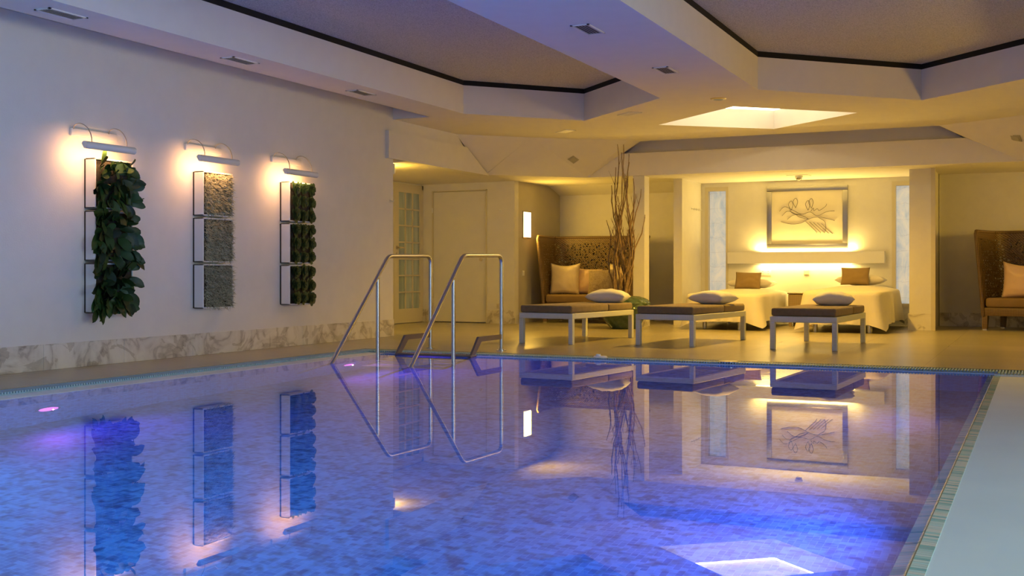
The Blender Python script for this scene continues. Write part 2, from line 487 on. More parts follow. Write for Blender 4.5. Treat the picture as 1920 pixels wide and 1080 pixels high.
m.box(PX0, PX1, PY0 - 0.1, PY0, -1.4, -0.04)
m.box(PX1, PX1 + 0.02, PY0, PY1, -1.4, -0.055)
struct(m, 'wall_pool', M['mosaicwall'])
# water
m = MB()
m.quad((PX0 - 0.005, PY0, -0.025), (-0.325, PY0, -0.025), (-0.325, 9.995, -0.025), (PX0 - 0.005, 9.995, -0.025))
wt = struct(m, 'floor_water', M['water'], recalc=False)
wt['label'] = 'still blue pool water'
# tiled infinity edge
m = MB()
m.prism([(-0.376, -0.050), (-0.331, -0.020), (-0.331, -0.3), (-0.376, -0.3)], 'y', PY0, 9.83)
m.prism([(-0.328, -0.020), (-0.284, -0.022), (-0.284, -0.3), (-0.328, -0.3)], 'y', PY0, 9.83)
struct(m, 'trim_2', M['edge'])
m = MB(); m.prism([(-0.331, -0.0185), (-0.328, -0.0185), (-0.328, -0.3), (-0.331, -0.3)], 'y', PY0, 9.83)
struct(m, 'trim_3', M['grout'])
# white coping and blue-grey grating
m = MB()
m.box(-6.29, PX0, PY0, 10.03, -0.25, -0.0235)
m.box(PX0, XR, 10.0, 10.03, -0.25, -0.020)
m.box(-0.33, XR, 9.815, 9.84, -0.25, -0.012)
struct(m, 'trim_4', M['coping'])
m = MB()
m.box(-6.45, -6.29, PY0, 10.2, -0.25, -0.016)
m.box(-6.29, XR, 10.03, 10.2, -0.25, -0.016)
m.box(-0.30, XR, 9.84, 10.03, -0.25, -0.016)
y = PY0
while y < 10.19:
    m.box(-6.447, -6.285, y, y + 0.013, -0.016, -0.003); y += 0.024
x = -6.28
while x < 1.0:
    y0 = 10.01 if x < -0.31 else 9.835
    m.box(x, x + 0.013, y0, 10.197, -0.016, -0.003); x += 0.024
struct(m, 'trim_5', M['grate'])

# left wall
m = MB(); m.box(XW - 0.21, XW, -4.2, 12.345, -0.3, 3.25)
struct(m, 'wall_left', M['plaster'])
m = MB()
y = -4.0
while y < 12.3:
    y1 = min(y + 0.9, 12.352)
    m.box(XW - 0.02, XW + 0.012, y + 0.001, y1 - 0.001, 0, 0.212, 0.002, 1); y = y1
m.box(XW - 0.215, XW + 0.01, 12.338, 12.353, 0, 0.212)
struct(m, 'baseboard_left', M['marble'])

# upper wall above the entry opening, box lintel
m = MB()
m.prism([(12.345, 2.5), (14.4, 2.5), (14.05, 2.74), (14.05, 3.25), (12.345, 3.25)], 'x', XW - 0.21, XW)
struct(m, 'wall_entry_upper', M['plaster'])
m = MB()
m.prism([(12.16, 2.225), (14.975, 2.225), (14.28, 2.572), (12.16, 2.572)], 'x', XW - 0.215, XW + 0.05)
struct(m, 'trim_6', M['plaster'])

# entry niche walls, closet wall, alcove walls
m = MB(); m.box(-9.25, -9.1, 12.3, 16.25, -0.1, 2.4)
struct(m, 'wall_entry_side', M['plaster'])
m = MB(); m.box(-9.1, XW - 0.21, 12.35, 12.68, -0.1, 2.3)
struct(m, 'wall_entry_near', M['plaster'])
m = MB()
m.box(-9.1, -8.895, 16.1, 16.25, 0, 2.3); m.box(-7.925, -7.44, 16.1, 16.25, 0, 2.3); m.box(-8.895, -7.925, 16.1, 16.25, 2.105, 2.3)
m.box(-8.895, -7.925, 16.2, 16.25, 0, 2.105)
struct(m, 'wall_closet', M['plaster'])
m = MB()
m.box(-9.1, -8.9, 16.085, 16.1, 0, 0.21); m.box(-7.92, -7.68, 16.085, 16.1, 0, 0.21); m.box(-7.678, -7.428, 16.085, 16.1, 0, 0.21)
struct(m, 'baseboard_closet', M['marble'])
m = MB(); m.box(-7.62, -7.46, 16.25, 18.1, 0, 2.4)
struct(m, 'wall_alcove_left_side', M['greypaint'])
m = MB(); m.box(-7.6, -5.09, 18.0, 18.15, 0, 2.4)
struct(m, 'wall_alcove_left_back', M['plaster'])
m = MB(); m.box(-7.46, -5.09, 17.985, 18.0, 0, 0.2)
struct(m, 'baseboard_alcove_left', M['marble'])
m = MB(); m.box(-5.09, -4.955, 16.82, 18.1, 0, 2.4)
struct(m, 'wall_bed_left', M['plaster'])
m = MB(); m.box(-5.48, -5.305, 16.06, 16.28, 0, 2.232)
struct(m, 'wall_post_left', M['plaster'])
m = MB(); m.box(-5.49, -5.295, 16.04, 16.29, 0, 0.21)
struct(m, 'baseboard_post_left', M['marble'])
# bed alcove back wall with the two window openings
WY = 17.9
WL = (-4.885, -4.515); WR = (-2.015, -1.615); WZ = (0.30, 2.165)
m = MB()
m.box(-4.955, WL[0], WY, WY + 0.25, 0, 2.4); m.box(WL[1], WR[0], WY, WY + 0.25, 0, 2.4); m.box(WR[1], -1.36, WY, WY + 0.25, 0, 2.4)
for a, b in (WL, WR):
    m.box(a, b, WY, WY + 0.25, 0, WZ[0]); m.box(a, b, WY, WY + 0.25, WZ[1], 2.4)
struct(m, 'wall_bed_back', M['plaster'])
m = MB(); m.box(-4.955, -1.64, WY - 0.015, WY, 0, 0.2)
struct(m, 'baseboard_bed', M['marble'])
for i, (a, b) in enumerate((WL, WR)):
    wn = bpy.data.objects.new('window_%d' % (i + 1), None); COL.objects.link(wn); wn['kind'] = 'structure'
    m = MB()
    e = 0.004
    m.box(a - e, a + 0.05, WY - 0.012, WY + 0.12, WZ[0] + 0.035, WZ[1] - 0.06); m.box(b - 0.035, b + e, WY - 0.012, WY + 0.12, WZ[0] + 0.035, WZ[1] - 0.06)
    m.box(a - e, b + e, WY - 0.012, WY + 0.12, WZ[1] - 0.06, WZ[1] + e); m.box(a - e, b + e, WY - 0.03, WY + 0.12, WZ[0] - 0.02, WZ[0] + 0.035)
    part(m, 'window_frame', M['cream'], wn)
    m = MB(); m.box(a + 0.05, b - 0.035, WY + 0.085, WY + 0.10, WZ[0] + 0.035, WZ[1] - 0.06)
    part(m, 'window_pane', M['frosted'], wn)
# right pillar / partition
m = MB(); m.box(-1.645, -1.36, 16.62, 18.0, 0, 2.4)
struct(m, 'wall_bed_right', M['plaster'])
m = MB(); m.box(-1.36, -1.305, 16.60, 16.66, 0, 2.4)
struct(m, 'trim_7', M['cream'])
m = MB(); m.box(-1.66, -1.355, 16.605, 17.2, 0, 0.232)
struct(m, 'baseboard_bed_right', M['marble'])
m = MB(); m.box(-1.36, XR, 18.1, 18.25, 0, 2.4)
struct(m, 'wall_alcove_right_back', M['plaster'])
m = MB()
x = -1.36
while x < 2.5:
    m.box(x + 0.001, x + 0.598, 18.085, 18.1, 0, 0.203, 0.002, 1); x += 0.6
struct(m, 'baseboard_alcove_right', M['marble'])
m = MB(); m.box(2.2, 2.35, 10.25, 18.2, 0, 2.72)
struct(m, 'wall_alcove_right_side', M['greypaint'])

# ceiling: main slab with two coffers and the square recess
C1 = [(-6.35, -2.5), (-6.35, 12.264), (-5.26, 13.489), (-3.81, 12.09), (-3.81, -2.5)]
C2 = [(-2.70, -2.5), (-2.70, 11.959), (-1.203, 13.476), (0.30, 11.97), (0.30, -2.5)]
C3 = [(1.35, -2.5), (1.35, 11.9), (2.5, 13.0), (3.6, 11.9), (3.6, -2.5)]
SK = [(-4.52, 14.27), (-3.235, 13.06), (-2.00, 14.20), (-3.24, 15.33)]
outer = [(-6.87, -4.2), (-6.87, 12.345), (XW, 12.345), (XW, 14.05), (-6.6, 14.84), (-5.45, 15.72), (-5.33, 15.95), (-1.2, 15.9), (-0.18, 15.28), (1.5, 13.8), (XR, 13.8), (XR, -4.2)]
m = MB()
loops = [[Vector((x, y, ZC)) for x, y in l] for l in (outer, C1, C2, C3, SK)]
flat = [p for l in loops for p in l]
vs = [m.bm.verts.new(p) for p in flat]
for t in tessellate_polygon(loops):
    f = m.bm.faces.new([vs[i] for i in t])
    f.normal_update()
    if f.normal.z > 0: f.normal_flip()
struct(m, 'ceiling', M['ceiling'], recalc=False)
# coffers
for k, C in enumerate((C1, C2, C3)):
    m = MB(); mbk = MB(); mtop = MB()
    for i in range(len(C)):
        a, b = C[i], C[(i + 1) % len(C)]
        m.quad((*a, ZC), (*b, ZC), (*b, 3.075), (*a, 3.075))
        mbk.quad((*a, 3.075), (*b, 3.075), (*b, 3.135), (*a, 3.135))  # flat black band painted in place of an open shadow gap
    mtop.quad(*[(*p, 3.135) for p in C])
    struct(m, 'ceiling_coffer_%d' % (k + 1), M['ceiling'])
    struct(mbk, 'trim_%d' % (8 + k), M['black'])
    struct(mtop, 'ceiling_panel_%d' % (k + 1), M['speckle'])
# slot beside the wall and roof slab over everything
m = MB()
m.box(-6.87, -6.86, -4.2, 12.345, ZC, 3.3)
m.box(XW, -6.86, 12.345, 12.36, ZC, 3.3)
m.box(XW, -6.86, -4.2, 12.36, 3.25, 3.3)
struct(m, 'ceiling_slot', M['ceiling'])
m = MB(); m.box(-9.4, XR + 0.3, -4.3, 18.5, 3.55, 3.7)
struct(m, 'roof', M['ceiling'])
# folded slopes down to the alcoves, beam over the beds
m = MB()
m.quad((XW, 14.05, 2.73), (-6.6, 14.84, 2.73), (XW, 14.97, 2.24))
m.quad((-6.6, 14.84, 2.73), (-5.45, 15.72, 2.73), (-6.2, 16.06, 2.235), (XW, 14.97, 2.235))
m.quad((-5.45, 15.72, 2.73), (-5.66, 16.07, 2.57), (-6.2, 16.06, 2.235))
m.quad((-5.45, 15.72, 2.73), (-5.33, 15.95, 2.73), (-5.66, 16.07, 2.57))
m.quad((-1.2, 15.9, 2.73), (-0.88, 16.06, 2.57), (-0.2, 16.06, 2.235), (-0.18, 15.28, 2.73))
m.quad((-0.18, 15.28, 2.73), (-0.2, 16.06, 2.235), (1.5, 14.4, 2.235), (1.5, 13.8, 2.73))
m.quad((1.5, 13.8, 2.73), (1.5, 14.4, 2.235), (XR, 14.4, 2.235), (XR, 13.8, 2.73))
struct(m, 'ceiling_slope', M['ceiling'])
m = MB()
m.quad((-5.66, 16.20, 2.56), (-0.88, 16.20, 2.56), (-0.88, 16.20, 3.0), (-5.66, 16.20, 3.0))
m.quad((-5.33, 15.95, 2.73), (-1.2, 15.9, 2.73), (-1.2, 15.9, 3.0), (-5.33, 15.95, 3.0))
m.quad((-5.33, 15.95, 2.73), (-5.33, 15.95, 3.0), (-5.66, 16.20, 3.0), (-5.66, 16.20, 2.56))
m.quad((-1.2, 15.9, 2.73), (-1.2, 15.9, 3.0), (-0.88, 16.20, 3.0), (-0.88, 16.20, 2.56))
m.quad((-5.66, 16.20, 3.0), (-0.88, 16.20, 3.0), (-1.2, 15.9, 3.0), (-5.33, 15.95, 3.0))
struct(m, 'ceiling_band', M['ceiling'])
m = MB()
m.prism([(-5.66, 2.572), (-0.88, 2.572), (-0.2, 2.235), (-6.2, 2.235)], 'y', 16.05, 16.22)
struct(m, 'trim_11', M['ceiling'])
m = MB()
zl = ZL
m.quad((-9.1, 12.3, 2.22), (XW, 12.3, 2.22), (XW, 14.97, zl), (-6.2, 16.06, zl), (-6.2, 16.25, zl), (-9.1, 16.25, 2.22))
m.quad((-7.6, 16.25, zl), (-5.09, 16.25, zl), (-5.09, 17.5, zl + 0.01), (-7.6, 17.5, zl + 0.01))
m.quad((-7.6, 17.5, zl + 0.01), (-5.09, 17.5, zl + 0.01), (-5.09, 18.05, 2.10), (-7.6, 18.05, 2.10))
m.quad((-6.2, 16.05, zl + 0.001), (-0.2, 16.05, zl + 0.001), (-0.2, 16.25, zl + 0.001), (-6.2, 16.25, zl + 0.001))
m.quad((-5.09, 16.25, zl), (-1.36, 16.25, zl), (-1.36, 18.0, zl), (-5.09, 18.0, zl))
m.quad((-1.36, 16.25, zl), (-0.2, 16.25, zl), (-0.2, 18.2, zl + 0.03), (-1.36, 18.2, zl + 0.03))
m.quad((-0.2, 16.06, zl), (1.5, 14.4, zl), (XR, 14.4, zl), (XR, 18.2, zl + 0.03), (-0.2, 18.2, zl + 0.03))
struct(m, 'ceiling_low', M['ceiling'])

# the square recess: plain sides, then a wider lit upper box
def rect_scale(P, s, z):
    cx = sum(p[0] for p in P) / 4; cy = sum(p[1] for p in P) / 4
    return [(cx + (p[0] - cx) * s, cy + (p[1] - cy) * s, z) for p in P]
m = MB()
lo = rect_scale(SK, 1, ZC); mi = rect_scale(SK, 1, 2.98); mo = rect_scale(SK, 1.12, 2.98); hi = rect_scale(SK, 1.12, 3.18)
for i in range(4):
    j = (i + 1) % 4
    m.quad(lo[i], lo[j], mi[j], mi[i]); m.quad(mi[i], mi[j], mo[j], mo[i]); m.quad(mo[i], mo[j], hi[j], hi[i])
m.quad(*hi)
struct(m, 'ceiling_recess', M['ceiling'])
rl = thing('recess_light', 'glowing light strips tucked up inside the square ceiling recess', 'ceiling light', (-3.25, 14.2, 2.98))
st0 = rect_scale(SK, 1.035, 2.985); st1 = rect_scale(SK, 1.075, 2.985)
for i in range(4):
    j = (i + 1) % 4
    m = MB()
    q = [st0[i], st0[j], st1[j], st1[i]]
    org = Vector((-3.25, 14.2, 2.98))
    a = [m.bm.verts.new(Vector(p) - org) for p in q]; b = [m.bm.verts.new(Vector(p) - org + Vector((0, 0, 0.03))) for p in q]
    m.bm.faces.new(a); m.bm.faces.new(b[::-1])
    for k in range(4): m.bm.faces.new((a[k], b[k], b[(k + 1) % 4], a[(k + 1) % 4]))
    part(m, 'light_strip', M['e_recess'], rl)

# rest of the shell behind the camera and on the right, with window openings
m = MB()
m.box(XW - 0.2, -7.0, -4.2, -4.0, -0.3, 3.6); m.box(0.6, XR + 0.2, -4.2, -4.0, -0.3, 3.6)
m.box(-7.0, 0.6, -4.2, -4.0, -0.3, 0.3); m.box(-7.0, 0.6, -4.2, -4.0, 2.6, 3.6)
struct(m, 'wall_rear', M['plaster'])
m = MB()
m.box(XR, XR + 0.2, -4.2, -0.8, -0.3, 3.6); m.box(XR, XR + 0.2, 7.8, 18.4, -0.3, 3.6)
m.box(XR, XR + 0.2, -0.8, 7.8, -0.3, 0.3); m.box(XR, XR + 0.2, -0.8, 7.8, 2.6, 3.6)
struct(m, 'wall_right', M['plaster'])
m = MB()
m.box(-9.4, XR + 0.2, 18.25, 18.4, -0.3, 3.6)
m.box(-9.4, -9.25, 12.2, 18.4, -0.3, 3.6)
m.box(-9.4, XW - 0.21, 12.15, 12.3, -0.3, 3.6)
struct(m, 'wall_outer', M['plaster'])

# doors
d1 = bpy.data.objects.new('door_1', None); COL.objects.link(d1); d1['kind'] = 'structure'
d1['label'] = 'cream glazed door with small square panes in the entry niche'
DX = -9.1
m = MB()
m.box(DX - 0.02, DX + 0.03, 14.55, 14.62, 0, 2.2); m.box(DX - 0.02, DX + 0.03, 16.062, 16.10, 0, 2.2); m.box(DX - 0.02, DX + 0.03, 14.55, 16.10, 2.13, 2.2)
part(m, 'door_frame', M['cream'], d1)
m = MB()
y0, y1, z0, z1 = 15.16, 16.06, 0.01, 2.13
ga, gb, gz0, gz1 = 15.30, 15.975, 0.23, 2.06
m.box(DX + 0.0, DX + 0.045, y0, ga, z0, z1); m.box(DX, DX + 0.045, gb, y1, z0, z1)
m.box(DX, DX + 0.045, ga, gb, z0, gz0); m.box(DX, DX + 0.045, ga, gb, gz1, z1)
for k in (1, 2):
    yy = ga + (gb - ga) * k / 3; m.box(DX + 0.005, DX + 0.04, yy - 0.011, yy + 0.011, gz0, gz1)
for k in range(1, 7):
    zz = gz0 + (gz1 - gz0) * k / 7; m.box(DX + 0.005, DX + 0.04, ga, gb, zz - 0.011, zz + 0.011)
leaf = part(m, 'door_leaf', M['cream'], d1)
m = MB(); m.box(DX + 0.012, DX + 0.022, ga, gb, gz0, gz1)
part(m, 'door_glass', M['doorglass'], leaf)
m = MB()
m.tube([(DX + 0.04, 15.24, 1.19), (DX + 0.10, 15.24, 1.19), (DX + 0.105, 15.26, 1.19), (DX + 0.105, 15.37, 1.185)], 0.011, 8)
m.tube([(DX + 0.045, 15.24, 1.19), (DX + 0.055, 15.24, 1.19)], 0.028, 14)
m.tube([(DX + 0.045, 15.24, 1.09), (DX + 0.055, 15.24, 1.09)], 0.024, 14)
part(m, 'door_handle', M['brass'], leaf, 40)
# its fixed neighbour leaf, mostly hidden by the wall corner
m = MB()
m.box(DX, DX + 0.045, 14.62, 15.155, 0.01, 2.13)
part(m, 'door_leaf', M['cream'], d1)

d2 = bpy.data.objects.new('door_2', None); COL.objects.link(d2); d2['kind'] = 'structure'
d2['label'] = 'plain flush door painted like the wall'
m = MB(); m.box(-8.885, -7.935, 16.115, 16.16, 0.012, 2.095, 0.003, 1)
dl = part(m, 'door_leaf', M['plaster'], d2)
m = MB()
m.box(-8.905, -8.885, 16.09, 16.2, 0, 2.115); m.box(-7.935, -7.915, 16.09, 16.2, 0, 2.115); m.box(-8.905, -7.915, 16.09, 16.2, 2.098, 2.115)
part(m, 'door_frame', M['cream'], d2)
m = MB()
m.tube([(-8.03, 16.118, 1.005), (-8.03, 16.098, 1.005)], 0.026, 16); m.tube([(-8.03, 16.1, 1.005), (-8.03, 16.085, 1.005)], 0.014, 12)
part(m, 'lock', M['brass'], dl, 40)
for zz in (1.80, 0.35):
    m = MB(); m.tube([(-8.893, 16.088, zz - 0.04), (-8.893, 16.088, zz + 0.04)], 0.010, 8)
    part(m, 'hinge', M['white'], dl, 40)

# ------------------------------------------------------------------ loungers
def make_lounger():
    t = thing('sun_lounger', '', 'sun lounger', group='white sun loungers along the pool')
    W, Ln, ZT = 0.69, 1.58, 0.345
    m = MB()
    fr = 0.062
    m.box(0, W, 0, fr, ZT - fr, ZT, 0.008, 2); m.box(0, W, Ln - fr, Ln, ZT - fr, ZT, 0.008, 2)
    m.box(0, fr, fr, Ln - fr, ZT - fr, ZT, 0.006, 1); m.box(W - fr, W, fr, Ln - fr, ZT - fr, ZT, 0.006, 1)
    for k in range(9):
        yy = 0.18 + k * 0.15; m.box(fr, W - fr, yy, yy + 0.04, ZT - 0.03, ZT - 0.012)
    part(m, 'frame', M['whitewicker'], t)
    for (x, y) in ((0, 0), (W - 0.054, 0), (0, Ln - 0.054), (W - 0.054, Ln - 0.054)):
        m = MB(); m.box(x, x + 0.054, y, y + 0.054, 0, ZT - fr + 0.002, 0.007, 2)
        part(m, 'leg', M['whitewicker'], t)
    for i, (a, b) in enumerate(((0.005, 0.92), (0.928, 1.575))):
        m = MB()
        m.box(0.012, W - 0.012, a, b, ZT + 0.002, ZT + 0.087, 0.022, 4)
        part(m, 'cushion', M['taupe'], t, 50)
    return t
L1 = make_lounger()
L1['label'] = 'white sun lounger with brown cushion nearest the tall green vase'
L1.location = (-5.372, 11.745, 0); L1.rotation_euler = (0, 0, math.radians(-6.5))
L2 = dup(L1, 'white sun lounger with brown cushion, middle one of three', (-4.045, 11.93, 0), math.radians(-7))
L3 = dup(L1, 'white sun lounger with brown cushion in front of the right-hand bed', (-2.555, 11.87, 0), math.radians(-2.5))

# ------------------------------------------------------------------ pillows and cushions
def pillow_mesh(w, h, t, n=18, pinch=0.07, wr=0.012, seed=0, sag=0.0):
    m = MB(); bm = m.bm
    def P(i, j, side):
        u = -1 + 2 * i / n; v = -1 + 2 * j / n
        e = (max(0, 1 - u * u) ** 0.5) * (max(0, 1 - v * v) ** 0.5)
        x = u * w / 2 * (1 - pinch * (1 - v * v)); z = v * h / 2 * (1 - pinch * (1 - u * u))
        th = t / 2 * (e ** 0.72)
        nz = noise.noise(Vector((u * 2.3 + seed, v * 2.3, side * 3 + seed))) * wr * min(1, e * 3)
        z -= sag * (1 - u * u) * max(0, v)
        return Vector((x, side * (th + nz) , z))
    g = {}
    for side in (-1, 1):
        for i in range(n + 1):
            for j in range(n + 1):
                edge = i in (0, n) or j in (0, n)
                key = (i, j, 0 if edge else side)
                if key not in g: g[key] = bm.verts.new(P(i, j, side) if not edge else P(i, j, 1) * 1.0)
    for side in (-1, 1):
        for i in range(n):
            for j in range(n):
                ks = [(i, j), (i + 1, j), (i + 1, j + 1), (i, j + 1)]
                vs = [g.get((a, b, 0)) or g[(a, b, side)] for a, b in ks]
                bm.faces.new(vs if side == 1 else vs[::-1])
    return m
def pillow(name, label, cat, mat, loc, dims, lean=0, rz=0, roll=0, group=None, seed=0, sag=0.0, pinch=0.07):
    m = pillow_mesh(*dims, seed=seed, sag=sag, pinch=pinch)
    o = m.build(name, mat, None, 180)
    o.location = loc; o.rotation_mode = 'XYZ'
    o.matrix_world = Matrix.Translation(loc) @ Matrix.Rotation(rz, 4, 'Z') @ Matrix.Rotation(lean, 4, 'X') @ Matrix.Rotation(roll, 4, 'Y')
    return tag(o, label, cat, group)
GP = 'pale pillows on the loungers'
pillow('pillow', 'pale grey pillow on the sun lounger beside the green vase', 'pillow', M['pillow'], (-4.80, 13.12, 0.507), (0.50, 0.36, 0.18), PI / 2, 0.10, group=GP, seed=1, pinch=0.10)
pillow('pillow', 'pale grey pillow on the middle sun lounger', 'pillow', M['pillow'], (-3.46, 13.02, 0.504), (0.48, 0.36, 0.175), PI / 2, -0.35, group=GP, seed=5, pinch=0.10)
pillow('pillow', 'pale grey pillow on the sun lounger before the right-hand bed', 'pillow', M['pillow'], (-2.09, 13.02, 0.502), (0.46, 0.36, 0.17), PI / 2, 0.15, group=GP, seed=9, pinch=0.10)

# ------------------------------------------------------------------ beds under sheets
def bed(label, x0, x1, y0, y1, ztop, dome, seed, feet):
    cx, cy = (x0 + x1) / 2, (y0 + y1) / 2
    t = thing('bed', label, 'bed', (cx, cy, 0), 0, 'beds under white sheets')
    hw, hl = (x1 - x0) / 2, (y1 - y0) / 2
    m = MB(); bm = m.bm; n = 144
    def outline(a, grow, rad=0.10):
        ca, sa = math.cos(a), math.sin(a)
        p = 9.0
        k = (abs(ca) ** p + abs(sa) ** p) ** (-1 / p)
        return Vector((ca * k * (hw + grow), sa * k * (hl + grow), 0))
    def cornerness(a):
        ca, sa = abs(math.cos(a)), abs(math.sin(a))
        return max(0, 1 - abs(ca - sa) * 3.2)
    rings = []
    for f in (0.25, 0.5, 0.72, 0.88, 0.96):
        rg = []
        for k in range(n):
            a = 2 * PI * k / n; o = outline(a, 0) * f
            z = ztop + dome * (1 - (f ** 2.2)) + (0.03 * (o.y / hl) * (1 - f ** 3)) + 0.006 * noise.noise(Vector((o.x * 5, o.y * 5, seed)))
            rg.append(bm.verts.new((o.x, o.y, z)))
        rings.append(rg)
    rows = 12
    for r in range(rows + 1):
        s = r / rows
        rg = []
        for k in range(n):
            a = 2 * PI * k / n; c = cornerness(a)
            hem = 0.115 - 0.085 * c + 0.012 * noise.noise(Vector((math.cos(a) * 3, math.sin(a) * 3, seed)))
            z = (ztop - 0.015) * (1 - s) + hem * s
            if r == 0: z = ztop - 0.012
            fold = 0.020 * s * (math.sin(a * 17 + seed) * 0.5 + math.sin(a * 29 + 2 * seed) * 0.3 + noise.noise(Vector((math.cos(a) * 6, math.sin(a) * 6, s * 0.8 + seed)))) + 0.07 * c * s ** 1.3 + 0.03 * s
            o = outline(a, fold)
            if r == 0: o = outline(a, 0.0) * 0.992
            rg.append(bm.verts.new((o.x, o.y, z)))
        rings.append(rg)
    for i in range(len(rings) - 1):
        for k in range(n): bm.faces.new((rings[i][k], rings[i][(k + 1) % n], rings[i + 1][(k + 1) % n], rings[i + 1][k]))
    bm.faces.new(rings[0][::-1])
    part(m, 'bed_sheet', M['sheet'], t, 60)
    m = MB(); m.box(-hw + 0.05, hw - 0.05, -hl + 0.06, hl - 0.04, 0.17, ztop - 0.05, 0.02, 2)
    part(m, 'mattress', M['browncush'], t)
    for (fx, fy) in feet:
        m = MB(); m.cyl((fx - cx, fy - cy, 0), 0.032, 0.18, 20)
        part(m, 'leg', M['steel'], t, 40)
    return t
bed('white sheeted bed on the left, beside the slim left window', -4.57, -3.50, 15.55, 17.78, 0.50, 0.05, 1.3, ((-3.8, 15.72), (-4.35, 15.9), (-3.8, 17.5), (-4.35, 17.3)))
bed('white sheeted bed on the right, in front of the bright right window', -2.93, -1.86, 15.46, 17.78, 0.545, 0.06, 4.1, ((-2.04, 15.60), (-2.76, 15.68), (-2.04, 17.5), (-2.76, 17.5)))
GB = 'brown cushions on the beds'
pillow('cushion', 'olive brown cushion standing on the left-hand bed', 'cushion', M['browncush'], (-4.06, 17.32, 0.675), (0.40, 0.27, 0.13), -0.30, 0, 0.02, GB, 3, pinch=0.05)
pillow('cushion', 'olive brown cushion standing on the right-hand bed', 'cushion', M['browncush'], (-2.47, 17.32, 0.745), (0.41, 0.27, 0.13), -0.30, 0, 0, GB, 8, pinch=0.05)
GW = 'white sleeping pillows on the beds'
pillow('bed_pillow', 'flat white pillow behind the brown cushion on the left-hand bed', 'pillow', M['sheet'], (-4.05, 17.52, 0.635), (0.72, 0.40, 0.16), PI / 2, 0, group=GW, seed=4)
pillow('bed_pillow', 'flat white pillow behind the brown cushion on the right-hand bed', 'pillow', M['sheet'], (-2.42, 17.54, 0.69), (0.72, 0.40, 0.16), PI / 2, 0, group=GW, seed=6)

# wicker table between the beds
t = thing('wicker_table', 'tan wicker box table standing between the two beds', 'table', (-3.22, 17.25, 0))
m = MB(); m.box(-0.18, 0.18, -0.20, 0.20, 0.10, 0.48, 0.02, 3); part(m, 'body', M['tanwicker'], t, 40)
m = MB(); m.box(-0.19, 0.19, -0.21, 0.21, 0.48, 0.50, 0.008, 2); part(m, 'table_top', M['tanwicker'], t, 40)
for sx in (-1, 1):
    for sy in (-1, 1):
        m = MB(); m.box(sx * 0.15 - 0.02, sx * 0.15 + 0.02, sy * 0.17 - 0.02, sy * 0.17 + 0.02, 0, 0.11); part(m, 'leg', M['tanwicker'], t)

